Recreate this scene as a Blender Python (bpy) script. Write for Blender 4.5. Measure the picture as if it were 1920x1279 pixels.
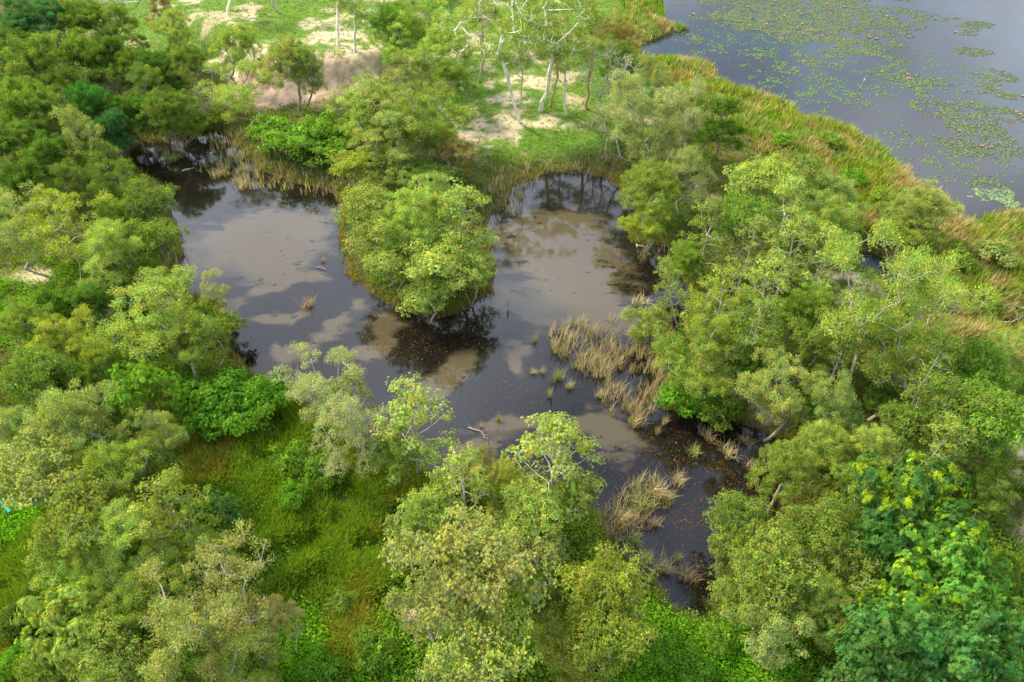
import bpy, math, random
import numpy as np

R_ = math.radians
SC = bpy.context.scene
COL = SC.collection
for o in list(bpy.data.objects):
    bpy.data.objects.remove(o, do_unlink=True)

# ------------------------------------------------------------------ camera
CAM_H, PITCH, FPX = 36.0, 42.0, 1280.0
cd = bpy.data.cameras.new("camera")
cd.sensor_width = 36.0
cd.lens = 24.0
cd.clip_start = 0.5
cd.clip_end = 6000.0
cam = bpy.data.objects.new("camera", cd)
COL.objects.link(cam)
cam.location = (0, 0, CAM_H)
cam.rotation_euler = (R_(90 - PITCH), 0, 0)
SC.camera = cam

# ------------------------------------------------------------------ light
SUN_EL, SUN_AZ = 46.0, -62.0          # azimuth clockwise from +Y (view direction)
SUN_STRENGTH, SUN_ANGLE = 3.9, 10.0
SKY_STRENGTH, CLOUD = 0.14, 9.0
EXPOSURE = 1.03
world = bpy.data.worlds.new("World")
SC.world = world
world.use_nodes = True
wn, wl = world.node_tree.nodes, world.node_tree.links
wn.clear()
wout = wn.new("ShaderNodeOutputWorld")
wbg = wn.new("ShaderNodeBackground")
wbg.inputs["Strength"].default_value = SKY_STRENGTH
sky = wn.new("ShaderNodeTexSky")
sky.sky_type = 'NISHITA'
sky.sun_disc = False
sky.sun_elevation = R_(SUN_EL)
sky.sun_rotation = R_(SUN_AZ)
sky.air_density = 1.0
sky.dust_density = 2.0
wtc = wn.new("ShaderNodeTexCoord")
wmap = wn.new("ShaderNodeMapping")
wmap.inputs["Scale"].default_value = (1.0, 1.0, 1.6)
wmap.inputs["Location"].default_value = (0.35, 0.1, 0.0)
wns = wn.new("ShaderNodeTexNoise")
wns.inputs["Scale"].default_value = 2.2
wns.inputs["Detail"].default_value = 6.0
wns.inputs["Roughness"].default_value = 0.5
wrp = wn.new("ShaderNodeMapRange")
wrp.inputs["From Min"].default_value = 0.36
wrp.inputs["From Max"].default_value = 0.62
wrp.inputs["To Min"].default_value = 0.12
wrp.inputs["To Max"].default_value = 1.0
wmx = wn.new("ShaderNodeMix")
wmx.data_type = 'RGBA'
wmx.inputs["B"].default_value = (CLOUD * 0.93, CLOUD * 1.02, CLOUD * 1.17, 1)
wl.new(wtc.outputs["Generated"], wmap.inputs["Vector"])
wl.new(wmap.outputs["Vector"], wns.inputs["Vector"])
wl.new(wns.outputs["Fac"], wrp.inputs["Value"])
wl.new(wrp.outputs["Result"], wmx.inputs["Factor"])
wl.new(sky.outputs["Color"], wmx.inputs["A"])
# overcast skies are two to three times darker low down than overhead
wsep = wn.new("ShaderNodeSeparateXYZ"); wl.new(wtc.outputs["Generated"], wsep.inputs["Vector"])
wel = wn.new("ShaderNodeMapRange"); wel.inputs["From Min"].default_value = 0.02; wel.inputs["From Max"].default_value = 0.5
wel.inputs["To Min"].default_value = 0.5; wel.inputs["To Max"].default_value = 1.0
wl.new(wsep.outputs["Z"], wel.inputs["Value"])
wvm = wn.new("ShaderNodeVectorMath"); wvm.operation = 'SCALE'
wl.new(wmx.outputs["Result"], wvm.inputs[0]); wl.new(wel.outputs["Result"], wvm.inputs["Scale"])
wl.new(wvm.outputs["Vector"], wbg.inputs["Color"])
wl.new(wbg.outputs["Background"], wout.inputs["Surface"])

sd = bpy.data.lights.new("sun", 'SUN')
sd.energy = SUN_STRENGTH
sd.angle = R_(SUN_ANGLE)
sd.color = (1.0, 0.89, 0.66)
sun = bpy.data.objects.new("sun", sd)
COL.objects.link(sun)
sun.rotation_euler = (R_(90 - SUN_EL), 0, R_(180 - SUN_AZ))
sun.location = (-60, 40, 80)
vs = SC.view_settings
vs.view_transform = 'Standard'
vs.look = 'None'
vs.gamma = 1.0
vs.use_curve_mapping = False
vs.exposure = EXPOSURE
SC.cycles.max_bounces = 6
SC.cycles.diffuse_bounces = 3
SC.cycles.transmission_bounces = 3
SC.cycles.use_denoising = True

# ------------------------------------------------------------------ maths
CP, SP = math.cos(R_(PITCH)), math.sin(R_(PITCH))
def gp(px, py, z=0.0):
    """the place at height z that the photo shows at pixel px, py"""
    u = (px - 960.0) / FPX
    v = (639.5 - py) / FPX
    dx, dy, dz = u, v * SP + CP, v * CP - SP
    t = (z - CAM_H) / dz
    return np.array([dx * t, dy * t]), t           # t is also the depth along the view axis
def proj(x, y, z):
    d = y * CP - (z - CAM_H) * SP
    up = y * SP + (z - CAM_H) * CP
    return 960 + FPX * x / d, 639.5 - FPX * up / d, d

_tab = np.random.RandomState(5).rand(256, 256)
def vnoise(x, y):
    xi, yi = np.floor(x).astype(int), np.floor(y).astype(int)
    fx, fy = x - xi, y - yi
    fx = fx * fx * (3 - 2 * fx); fy = fy * fy * (3 - 2 * fy)
    a = _tab[xi % 256, yi % 256]; b = _tab[(xi + 1) % 256, yi % 256]
    c = _tab[xi % 256, (yi + 1) % 256]; d = _tab[(xi + 1) % 256, (yi + 1) % 256]
    return (a * (1 - fx) + b * fx) * (1 - fy) + (c * (1 - fx) + d * fx) * fy
def fbm(x, y, s, o=4):
    r, a, t = 0, 1.0, 0
    for k in range(o):
        r = r + a * vnoise(x / s + 17.3 * k, y / s + 9.1 * k); t += a
        a *= 0.5; s = s * 0.5
    return r / t
def sstep(a, b, x):
    t = np.clip((x - a) / (b - a), 0, 1)
    return t * t * (3 - 2 * t)

POND = [(235,292),(262,268),(300,268),(345,262),(375,250),(402,246),(432,262),(450,285),(480,312),(515,330),(560,345),(612,352),
        (640,372),(640,420),(640,480),(655,515),(690,545),(735,572),(775,592),(815,600),(860,588),(895,565),(920,545),(925,500),
        (915,440),(918,402),(940,392),(955,352),(985,332),(1030,322),(1085,322),(1130,335),(1165,352),(1195,385),(1180,430),
        (1182,455),(1215,458),(1250,462),(1290,500),(1300,560),(1285,620),(1265,680),(1245,740),(1250,768),(1300,775),(1345,778),
        (1385,795),(1430,808),(1475,830),(1500,870),(1480,930),(1430,990),(1390,1040),(1362,1080),(1345,1130),(1320,1165),
        (1262,1140),(1230,1100),(1175,1050),(1135,1010),(1122,975),(1085,940),(1030,900),(960,885),(890,885),(820,885),
        (800,870),(740,860),(690,830),(640,800),(590,760),(545,722),(500,712),(450,706),(440,672),(428,640),(420,600),(395,560),
        (340,545),(300,530),(322,505),(340,485),(338,440),(320,395),(300,350),(262,320)]
LAKE = [(1238,-60),(1242,20),(1240,44),(1262,50),(1288,56),(1240,68),(1205,84),(1198,98),(1212,114),(1260,112),(1335,126),(1345,150),
        (1372,172),(1425,180),(1480,204),(1500,226),(1560,234),(1590,246),(1620,262),(1655,288),(1680,318),(1712,345),(1752,366),
        (1785,392),(1800,418),(1828,428),(1850,408),(1920,404),(2200,420),(2900,430),(2900,-250),(1800,-290),(1300,-290),(1235,-200)]
CREEK = [(1600,478),(1625,468),(1655,478),(1672,505),(1705,535),(1750,570),(1800,592),(1860,600),(1930,606),(2100,620),(2100,640),
         (1930,624),(1860,616),(1790,606),(1730,588),(1680,552),(1645,520),(1608,500)]
def poly_w(p):
    return np.array([gp(a, b)[0] for a, b in p])
PW = [poly_w(POND), poly_w(LAKE), poly_w(CREEK)]
def sdf_poly(P, x, y):
    """signed distance: negative inside"""
    d = np.full(x.shape, 1e9); ins = np.zeros(x.shape, bool)
    n = len(P)
    for i in range(n):
        a, b = P[i], P[(i + 1) % n]
        e = b - a; wx, wy = x - a[0], y - a[1]
        t = np.clip((wx * e[0] + wy * e[1]) / (e @ e), 0, 1)
        d = np.minimum(d, (wx - t * e[0]) ** 2 + (wy - t * e[1]) ** 2)
        if a[1] != b[1]:
            c = ((a[1] > y) != (b[1] > y)) & (x < e[0] * (y - a[1]) / e[1] + a[0])
            ins ^= c
    d = np.sqrt(d)
    return np.where(ins, -d, d)
def shore(x, y):
    """distance to the nearest water's edge, negative over water"""
    x = np.asarray(x, float); y = np.asarray(y, float)
    wx = x + (fbm(x, y, 3.0, 3) - 0.5) * 1.3; wy = y + (fbm(x + 71, y + 33, 3.0, 3) - 0.5) * 1.3
    return np.minimum(np.minimum(sdf_poly(PW[0], wx, wy), sdf_poly(PW[1], wx, wy)), sdf_poly(PW[2], wx, wy))
PLATEAU = poly_w([(250,20),(440,130),(470,168),(560,188),(650,172),(740,150),(800,90),(860,0),(900,-120),(0,-120),(100,-40)])
def height(x, y):
    x = np.asarray(x, float); y = np.asarray(y, float)
    d = shore(x, y)
    z = np.where(d > 0, 0.75 * sstep(0, 2.4, d) + 0.5 * sstep(2, 14, d), -1.0 * sstep(0, 3.0, -d))
    z = z + np.where(d > 0, sstep(0.5, 6, d), 0) * ((fbm(x, y, 14, 4) - 0.5) * 1.1 + (fbm(x, y, 2.2, 2) - 0.5) * 0.22)
    z = z + 2.6 * sstep(1.6, -1.8, sdf_poly(PLATEAU, x, y)) * (d > 0)
    z = z + 0.02 * np.where(d > 0, 1, 0)
    return z
def hz(x, y):
    return float(height(np.array([x]), np.array([y]))[0])

def zone(lst, x, y, edge=0.35, warp=0.5, ws=3.0):
    """soft union of ellipses given where the photo shows them; 1 inside"""
    n = (fbm(x, y, ws, 4) - 0.5) * 2 * warp
    r = np.zeros(x.shape)
    for (px, py, rx, ry) in lst:
        c, t = gp(px, py)
        wx = rx * t / FPX
        wy = 0.5 * abs(gp(px, py - ry)[0][1] - gp(px, py + ry)[0][1])
        q = np.sqrt(((x - c[0]) / wx) ** 2 + ((y - c[1]) / wy) ** 2) + n
        r = np.maximum(r, sstep(1 + edge, 1 - edge, q))
    return r

# ------------------------------------------------------------------ materials
def mat(name):
    m = bpy.data.materials.new(name); m.use_nodes = True
    m.node_tree.nodes.clear()
    return m, m.node_tree.nodes, m.node_tree.links
def leaf_material(name, translucent=0.35, rough=0.6, spec=0.25, use_obj=True):
    m, n, l = mat(name)
    out = n.new("ShaderNodeOutputMaterial")
    at = n.new("ShaderNodeAttribute"); at.attribute_name = "col"
    src = at.outputs["Color"]
    if use_obj:
        oi = n.new("ShaderNodeObjectInfo")
        mx = n.new("ShaderNodeMix"); mx.data_type = 'RGBA'; mx.blend_type = 'MULTIPLY'
        mx.inputs["Factor"].default_value = 1.0
        l.new(oi.outputs["Color"], mx.inputs["A"]); l.new(at.outputs["Color"], mx.inputs["B"])
        src = mx.outputs["Result"]
    p = n.new("ShaderNodeBsdfPrincipled")
    p.inputs["Roughness"].default_value = rough
    p.inputs["Specular IOR Level"].default_value = spec
    t = n.new("ShaderNodeBsdfTranslucent")
    tm = n.new("ShaderNodeMix"); tm.data_type = 'RGBA'; tm.blend_type = 'MULTIPLY'
    tm.inputs["Factor"].default_value = 1.0
    tm.inputs["B"].default_value = (1.25, 1.35, 0.55, 1)
    ms = n.new("ShaderNodeMixShader"); ms.inputs["Fac"].default_value = translucent
    l.new(src, p.inputs["Base Color"]); l.new(src, tm.inputs["A"]); l.new(tm.outputs["Result"], t.inputs["Color"])
    l.new(p.outputs["BSDF"], ms.inputs[1]); l.new(t.outputs["BSDF"], ms.inputs[2])
    l.new(ms.outputs["Shader"], out.inputs["Surface"])
    return m
def simple(name, c, rough=0.7, var=0.3, scale=6.0, metal=0.0, stretch=(1, 1, 1), obj_color=False):
    m, n, l = mat(name)
    out = n.new("ShaderNodeOutputMaterial"); p = n.new("ShaderNodeBsdfPrincipled")
    p.inputs["Roughness"].default_value = rough; p.inputs["Metallic"].default_value = metal
    tc = n.new("ShaderNodeTexCoord"); mp = n.new("ShaderNodeMapping"); mp.inputs["Scale"].default_value = stretch
    ns = n.new("ShaderNodeTexNoise"); ns.inputs["Scale"].default_value = scale; ns.inputs["Detail"].default_value = 5
    rp = n.new("ShaderNodeMapRange"); rp.inputs["From Min"].default_value = 0.3; rp.inputs["From Max"].default_value = 0.7
    rp.inputs["To Min"].default_value = 1 - var; rp.inputs["To Max"].default_value = 1 + var
    mx = n.new("ShaderNodeVectorMath"); mx.operation = 'SCALE'
    l.new(tc.outputs["Object"], mp.inputs["Vector"]); l.new(mp.outputs["Vector"], ns.inputs["Vector"])
    l.new(ns.outputs["Fac"], rp.inputs["Value"])
    if obj_color:
        oi = n.new("ShaderNodeObjectInfo"); l.new(oi.outputs["Color"], mx.inputs[0])
    else:
        mx.inputs[0].default_value = c[:3]
    l.new(rp.outputs["Result"], mx.inputs["Scale"])
    l.new(mx.outputs["Vector"], p.inputs["Base Color"])
    b = n.new("ShaderNodeBump"); b.inputs["Strength"].default_value = 0.4; b.inputs["Distance"].default_value = 0.02
    l.new(ns.outputs["Fac"], b.inputs["Height"]); l.new(b.outputs["Normal"], p.inputs["Normal"])
    l.new(p.outputs["BSDF"], out.inputs["Surface"])
    return m
M_LEAF = leaf_material("tree_leaves", 0.44, 0.75, 0.08)
M_GRASS = leaf_material("grass_blades", 0.38, 0.85, 0.05, use_obj=False)
M_REED = leaf_material("reed_blades", 0.25, 0.8, 0.1)
M_BARK = simple("bark", (1, 1, 1), 0.85, 0.35, 5.0, stretch=(1, 1, 0.3), obj_color=True)
M_DEAD = simple("weathered_wood", (0.30, 0.26, 0.21), 0.85, 0.3, 8.0)
M_PAD = leaf_material("lily_pad_surface", 0.1, 0.45, 0.4)
M_PETAL = simple("pink_petals", (0.70, 0.26, 0.42), 0.5, 0.15, 9.0)
M_YELLOW = simple("flower_centre", (0.7, 0.5, 0.08), 0.6, 0.1, 9.0)
M_WHITE = simple("white_paint", (0.78, 0.78, 0.76), 0.5, 0.08, 4.0)
M_TEAL = simple("teal_plastic", (0.01, 0.30, 0.22), 0.4, 0.1, 4.0)
M_WIRE = simple("grey_blue_rubber", (0.05, 0.09, 0.11), 0.5, 0.15, 4.0)

# ------------------------------------------------------------------ mesh helpers
def mesh_from(name, V, F4=None, F3=None, colr=None, m=None, smooth=False):
    me = bpy.data.meshes.new(name)
    V = np.asarray(V, np.float32).reshape(-1, 3)
    me.vertices.add(len(V)); me.vertices.foreach_set("co", V.ravel())
    idx = []; starts = []; tot = []
    s = 0
    if F4 is not None and len(F4):
        F4 = np.asarray(F4, np.int32); idx.append(F4.ravel()); k = len(F4)
        starts.append(np.arange(k) * 4 + s); tot.append(np.full(k, 4)); s += 4 * k
    if F3 is not None and len(F3):
        F3 = np.asarray(F3, np.int32); idx.append(F3.ravel()); k = len(F3)
        starts.append(np.arange(k) * 3 + s); tot.append(np.full(k, 3)); s += 3 * k
    idx = np.concatenate(idx); starts = np.concatenate(starts); tot = np.concatenate(tot)
    me.loops.add(len(idx)); me.loops.foreach_set("vertex_index", idx.astype(np.int32))
    me.polygons.add(len(starts))
    me.polygons.foreach_set("loop_start", starts.astype(np.int32))
    me.polygons.foreach_set("loop_total", tot.astype(np.int32))
    if smooth:
        me.polygons.foreach_set("use_smooth", np.ones(len(starts), bool))
    me.update(calc_edges=True)
    if colr is not None:
        a = me.color_attributes.new("col", 'FLOAT_COLOR', 'POINT')
        c = np.ones((len(V), 4), np.float32); c[:, :3] = np.clip(colr, 0, 4)
        a.data.foreach_set("color", c.ravel())
    if m: me.materials.append(m)
    me.validate(clean_customdata=False)
    return me
def link(name, me, parent=None, color=None):
    o = bpy.data.objects.new(name, me); COL.objects.link(o)
    if parent is not None: o.parent = parent
    if color is not None: o.color = tuple(color) + (1,) if len(color) == 3 else color
    return o
def tag(o, label=None, cat=None, group=None, kind=None):
    if label: o["label"] = label
    if cat: o["category"] = cat
    if group: o["group"] = group
    if kind: o["kind"] = kind
    return o
def unit(a):
    return a / np.maximum(np.linalg.norm(a, axis=-1, keepdims=True), 1e-9)
def leaf_quads(P, D, N, L, W):
    """one rhombic leaf per point: P base, D direction, N normal"""
    D = unit(D); S = unit(np.cross(N, D)); Nn = np.cross(D, S)
    L = np.asarray(L).reshape(-1, 1); W = np.asarray(W).reshape(-1, 1)
    a = P; c = P + D * L - Nn * L * 0.12
    m = P + D * L * 0.45 + Nn * L * 0.05
    b = m + S * W * 0.5; d = m - S * W * 0.5
    V = np.stack([a, b, c, d], 1).reshape(-1, 3)
    F = np.arange(len(P) * 4).reshape(-1, 4)
    return V, F
def tubes(A, B, ra, rb, sides=5):
    d = unit(B - A)
    h = np.where(np.abs(d[:, 2:3]) < 0.9, np.array([[0, 0, 1.0]]), np.array([[1.0, 0, 0]]))
    s = unit(np.cross(h, d)); t = np.cross(d, s)
    an = np.arange(sides) * 2 * math.pi / sides
    ring = s[:, None] * np.cos(an)[None, :, None] + t[:, None] * np.sin(an)[None, :, None]
    V = np.concatenate([A[:, None] + ring * ra[:, None, None], B[:, None] + ring * rb[:, None, None]], 1)
    n = len(A); base = np.arange(n)[:, None] * 2 * sides
    i = np.arange(sides)[None]; j = (i + 1) % sides
    F = np.stack([base + i, base + j, base + sides + j, base + sides + i], -1).reshape(-1, 4)
    return V.reshape(-1, 3), F

# ------------------------------------------------------------------ ground
def axis(lo, hi, step, far_lo, far_hi):
    a = list(np.arange(lo, hi + 1e-6, step))
    s, v = step, hi
    while v < far_hi: s *= 1.25; v += s; a.append(v)
    s, v = step, lo
    while v > far_lo: s *= 1.25; v -= s; a.insert(0, v)
    return np.array(a)
GX = axis(-85, 95, 0.5, -2500, 2500); GY = axis(4, 150, 0.5, -2500, 3500)

SOIL = [(680,85,70,11),(600,95,40,14),(470,90,40,12),(370,44,30,10),(360,8,60,6),(945,215,36,28),(925,250,60,24),(1030,248,70,14),
        (890,275,50,32),(640,120,60,26),(680,145,60,34),(1305,375,30,30),(1590,560,60,30),(1560,545,40,18),(1900,860,34,22),
        (1905,1005,30,70),(1905,925,34,22),(1560,1020,20,20),(700,862,34,18),(585,800,24,20),(1402,745,40,16),(430,140,36,16),
        (1030,130,50,14),(940,120,40,10),(1000,170,60,10),(170,610,30,16),(60,535,40,14),(1440,790,40,20),(980,1050,40,24),
        (770,1170,36,34),(660,960,30,20),(500,150,60,16)]
REDBANK = [(540,186,110,26),(600,170,60,20),(480,188,50,22)]
LAWN = [(700,40,520,95),(950,170,260,110),(330,60,120,80),(1100,150,130,110),(650,60,300,60)]
SEDGE = [(1230,30,60,90),(1300,150,90,45),(1420,215,110,60),(1520,280,120,60),(1620,340,110,55),(1660,400,80,60),(1850,480,140,70),
         (1800,560,120,50),(1850,640,120,50),(1740,410,80,40),(1280,60,30,30)]
MEADOW = [(520,900,190,150),(620,1080,170,220),(560,1240,180,120),(700,940,110,60),(60,1180,110,240),(430,830,120,60)]
COVER = [(1290,1200,120,90),(1240,1270,200,70),(1360,1160,60,60),(90,560,130,60),(40,620,80,60),(1420,1260,100,50),(30,1010,70,60),(700,1250,90,60),(560,1250,60,80)]
def zsedge(x, y):
    dl = sdf_poly(PW[1], x, y) + (fbm(x, y, 3, 3) - 0.5) * 3
    return np.maximum(zone(SEDGE, x, y, 0.25, 0.25, 6), sstep(6.0, 3.5, dl) * (x > 15))
X, Y = np.meshgrid(GX, GY)
Z = height(X.ravel(), Y.ravel()).reshape(X.shape)
nx, ny = len(GX), len(GY)
i, j = np.meshgrid(np.arange(nx - 1), np.arange(ny - 1))
q = (j * nx + i).ravel()
F = np.stack([q, q + 1, q + nx + 1, q + nx], 1)
xr, yr = X.ravel(), Y.ravel()
zs, zr = zone(SOIL, xr, yr, 0.4, 1.1, 2.5), zone(REDBANK, xr, yr, 0.3, 0.4)
zl, zd, zm = zone(LAWN, xr, yr, 0.2, 0.2, 8), zsedge(xr, yr), zone(MEADOW, xr, yr, 0.2, 0.2, 6)
n1 = fbm(xr, yr, 6, 4)
c = np.tile(np.array([[0.045, 0.062, 0.018]]), (len(xr), 1))
def blend(c, w, col): return c * (1 - w[:, None]) + np.array([col]) * w[:, None]
c = blend(c, sstep(0.45, 0.62, n1) * 0.7, (0.095, 0.075, 0.03))
c = blend(c, zm, (0.06, 0.085, 0.018)); c = blend(c, zd, (0.12, 0.11, 0.035)); c = blend(c, zl, (0.095, 0.16, 0.03))
c = blend(c, zl * sstep(0.62, 0.72, fbm(xr + 40, yr, 4.0, 4)), (0.30, 0.26, 0.15))
c = blend(c, zs * sstep(0.36, 0.5, fbm(xr + 7, yr + 3, 1.6, 4)), (0.42, 0.34, 0.22)); c = blend(c, zr * (0.55 + 0.45 * sstep(0.4, 0.6, vnoise(xr / 0.7, yr / 5.0))), (0.38, 0.27, 0.19))
dsh = shore(xr, yr)
c = blend(c, sstep(0.9, 0.1, dsh) * (dsh > -0.5), (0.07, 0.05, 0.03))
c = blend(c, (dsh < -0.3) * 1.0, (0.05, 0.035, 0.02))
gm, n, l = mat("ground_earth")
out = n.new("ShaderNodeOutputMaterial"); p = n.new("ShaderNodeBsdfPrincipled"); p.inputs["Roughness"].default_value = 0.95
p.inputs["Specular IOR Level"].default_value = 0.1
at = n.new("ShaderNodeAttribute"); at.attribute_name = "col"
tc = n.new("ShaderNodeTexCoord"); ns = n.new("ShaderNodeTexNoise"); ns.inputs["Scale"].default_value = 1.3; ns.inputs["Detail"].default_value = 10
ns.inputs["Roughness"].default_value = 0.75
rp = n.new("ShaderNodeMapRange"); rp.inputs["From Min"].default_value = 0.3; rp.inputs["From Max"].default_value = 0.7
rp.inputs["To Min"].default_value = 0.6; rp.inputs["To Max"].default_value = 1.4
vm = n.new("ShaderNodeVectorMath"); vm.operation = 'SCALE'
l.new(tc.outputs["Object"], ns.inputs["Vector"]); l.new(ns.outputs["Fac"], rp.inputs["Value"])
l.new(at.outputs["Color"], vm.inputs[0]); l.new(rp.outputs["Result"], vm.inputs["Scale"]); l.new(vm.outputs["Vector"], p.inputs["Base Color"])
bp = n.new("ShaderNodeBump"); bp.inputs["Strength"].default_value = 0.9; bp.inputs["Distance"].default_value = 0.15
l.new(ns.outputs["Fac"], bp.inputs["Height"]); l.new(bp.outputs["Normal"], p.inputs["Normal"]); l.new(p.outputs["BSDF"], out.inputs["Surface"])
g = link("ground", mesh_from("ground", np.stack([xr, yr, Z.ravel()], 1), F, None, c, gm, True))
tag(g, "green and sandy ground around the ponds", kind="structure")

# ------------------------------------------------------------------ water
MURK = [(470,450,115,50),(560,430,60,36),(430,480,60,40),(520,505,70,26),
        (500,548,22,9),(535,538,22,8),(570,525,22,8),(600,512,20,8),(445,588,18,14),(462,572,18,10),(490,606,22,8),(525,604,24,9),(558,594,20,8),
        (525,656,26,9),(560,655,28,11),(595,643,26,11),(625,622,26,11),(655,600,22,10),(682,578,20,10),(660,660,24,10),(690,648,22,14),(708,632,18,22),
        (1050,500,100,80),(1035,430,90,46),(1100,560,80,36),(1000,585,40,24),(830,705,44,22),(862,682,34,20),(800,735,50,16),
        (960,690,20,40),(985,655,20,16),(960,815,90,16),(1040,800,70,16),(1130,825,40,56),(885,850,70,16),(745,602,40,16),(1190,600,36,26),(900,440,20,20),(930,560,16,24)]
hull_p = [(150,200),(640,215),(1200,265),(1560,640),(1600,900),(1500,1250),(1100,1260),(700,960),(100,640)]
hull_l = poly_w([(1130,-60),(1150,150),(1330,215),(1560,300),(1560,560),(1900,680),(2300,700),(3300,480),(3300,-270),(1150,-270)])
HP = poly_w(hull_p)
x0, x1, y0, y1 = HP[:, 0].min(), HP[:, 0].max(), HP[:, 1].min(), HP[:, 1].max()
ax, ay = np.arange(x0, x1, 0.3), np.arange(y0, y1, 0.3)
X, Y = np.meshgrid(ax, ay); nx, ny = len(ax), len(ay)
xr, yr = X.ravel(), Y.ravel()
keep = sdf_poly(HP, xr, yr) < 0
i, j = np.meshgrid(np.arange(nx - 1), np.arange(ny - 1)); q = (j * nx + i).ravel()
F = np.stack([q, q + 1, q + nx + 1, q + nx], 1)
F = F[keep[F].all(1)]
mk = np.zeros(len(xr)); wx_ = xr + (fbm(xr, yr, 5, 4) - 0.5) * 5; wy_ = yr + (fbm(xr + 60, yr, 5, 4) - 0.5) * 4
for (a, b, ra_, rb_) in MURK:
    c0, t0 = gp(a, b); sx = ra_ * t0 / FPX; sy = 0.5 * abs(gp(a, b - rb_)[0][1] - gp(a, b + rb_)[0][1])
    mk += np.exp(-0.9 * (((wx_ - c0[0]) / sx) ** 2 + ((wy_ - c0[1]) / sy) ** 2))
mk = np.clip(mk, 0, 1.2)
used = np.unique(F); rem = np.zeros(len(xr), int); rem[used] = np.arange(len(used)); F = rem[F]
MK = np.stack([mk, fbm(xr, yr, 9, 3), fbm(xr + 55, yr, 1.2, 3)], 1)[used]
def water_material(name, kind):
    m, n, l = mat(name)
    out = n.new("ShaderNodeOutputMaterial"); p = n.new("ShaderNodeBsdfPrincipled")
    p.inputs["IOR"].default_value = 1.52 if kind == 'pond' else 1.42
    tc = n.new("ShaderNodeTexCoord")
    at = n.new("ShaderNodeAttribute"); at.attribute_name = "col"
    sp = n.new("ShaderNodeSeparateColor"); l.new(at.outputs["Color"], sp.inputs["Color"])
    fine = n.new("ShaderNodeTexNoise"); fine.inputs["Scale"].default_value = 5.5; fine.inputs["Detail"].default_value = 8
    fine.inputs["Roughness"].default_value = 0.8
    l.new(tc.outputs["Object"], fine.inputs["Vector"])
    mx = n.new("ShaderNodeMix"); mx.data_type = 'RGBA'
    wd = n.new("ShaderNodeMix"); wd.data_type = 'RGBA'
    fm = n.new("ShaderNodeMapRange"); fm.inputs["From Min"].default_value = 0.45; fm.inputs["From Max"].default_value = 0.75
    l.new(fine.outputs["Fac"], fm.inputs["Value"]); l.new(fm.outputs["Result"], wd.inputs["Factor"])
    if kind == 'pond':
        wd.inputs["A"].default_value = (0.003, 0.003, 0.003, 1); wd.inputs["B"].default_value = (0.030, 0.022, 0.014, 1)
        mx.inputs["B"].default_value = (0.066, 0.052, 0.030, 1)
        wn1 = n.new("ShaderNodeTexNoise"); wn1.inputs["Scale"].default_value = 0.55; wn1.inputs["Detail"].default_value = 9; wn1.inputs["Roughness"].default_value = 0.62
        wmp = n.new("ShaderNodeMapping"); wmp.inputs["Scale"].default_value = (0.75, 1.25, 1); wmp.inputs["Rotation"].default_value = (0, 0, 0.35)
        l.new(tc.outputs["Object"], wmp.inputs["Vector"]); l.new(wmp.outputs["Vector"], wn1.inputs["Vector"])
        ad = n.new("ShaderNodeMath"); ad.operation = 'MULTIPLY_ADD'; ad.inputs[1].default_value = 2.0; ad.inputs[2].default_value = -1.0
        l.new(wn1.outputs["Fac"], ad.inputs[0])
        s0 = n.new("ShaderNodeMath"); s0.operation = 'ADD'; l.new(ad.outputs[0], s0.inputs[0]); l.new(sp.outputs["Red"], s0.inputs[1])
        # blotches of weed floating over the murky places
        wb = n.new("ShaderNodeTexNoise"); wb.inputs["Scale"].default_value = 0.9; wb.inputs["Detail"].default_value = 10; wb.inputs["Roughness"].default_value = 0.7
        wb2 = n.new("ShaderNodeMapping"); wb2.inputs["Location"].default_value = (13, 7, 0); wb2.inputs["Scale"].default_value = (0.8, 1.3, 1)
        l.new(tc.outputs["Object"], wb2.inputs["Vector"]); l.new(wb2.outputs["Vector"], wb.inputs["Vector"])
        wr = n.new("ShaderNodeMapRange"); wr.interpolation_type = 'SMOOTHSTEP'; wr.inputs["From Min"].default_value = 0.54; wr.inputs["From Max"].default_value = 0.66
        wr.inputs["To Min"].default_value = 0.0; wr.inputs["To Max"].default_value = -0.75
        l.new(wb.outputs["Fac"], wr.inputs["Value"])
        sm = n.new("ShaderNodeMath"); sm.operation = 'ADD'; l.new(s0.outputs[0], sm.inputs[0]); l.new(wr.outputs["Result"], sm.inputs[1])
        fr = n.new("ShaderNodeMapRange"); fr.interpolation_type = 'SMOOTHSTEP'; fr.inputs["From Min"].default_value = 0.20; fr.inputs["From Max"].default_value = 0.85
        l.new(sm.outputs[0], fr.inputs["Value"]); l.new(fr.outputs["Result"], mx.inputs["Factor"])
    else:
        wd.inputs["A"].default_value = (0.008, 0.008, 0.009, 1); wd.inputs["B"].default_value = (0.055, 0.042, 0.032, 1)
        mx.inputs["B"].default_value = (0.014, 0.020, 0.025, 1)
        big = n.new("ShaderNodeTexNoise"); big.inputs["Scale"].default_value = 0.05; big.inputs["Detail"].default_value = 5
        l.new(tc.outputs["Object"], big.inputs["Vector"])
        big.inputs["Roughness"].default_value = 0.7
        rr = n.new("ShaderNodeMapRange"); rr.inputs["From Min"].default_value = 0.44; rr.inputs["From Max"].default_value = 0.54
        l.new(big.outputs["Fac"], rr.inputs["Value"]); l.new(rr.outputs["Result"], mx.inputs["Factor"])
    l.new(wd.outputs["Result"], mx.inputs["A"]); l.new(mx.outputs["Result"], p.inputs["Base Color"])
    # weed mats lie just under and on the surface: slightly rougher than open water
    rg = n.new("ShaderNodeMapRange"); rg.inputs["To Min"].default_value = 0.06 if kind == 'pond' else 0.12
    rg.inputs["To Max"].default_value = 0.02
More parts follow.
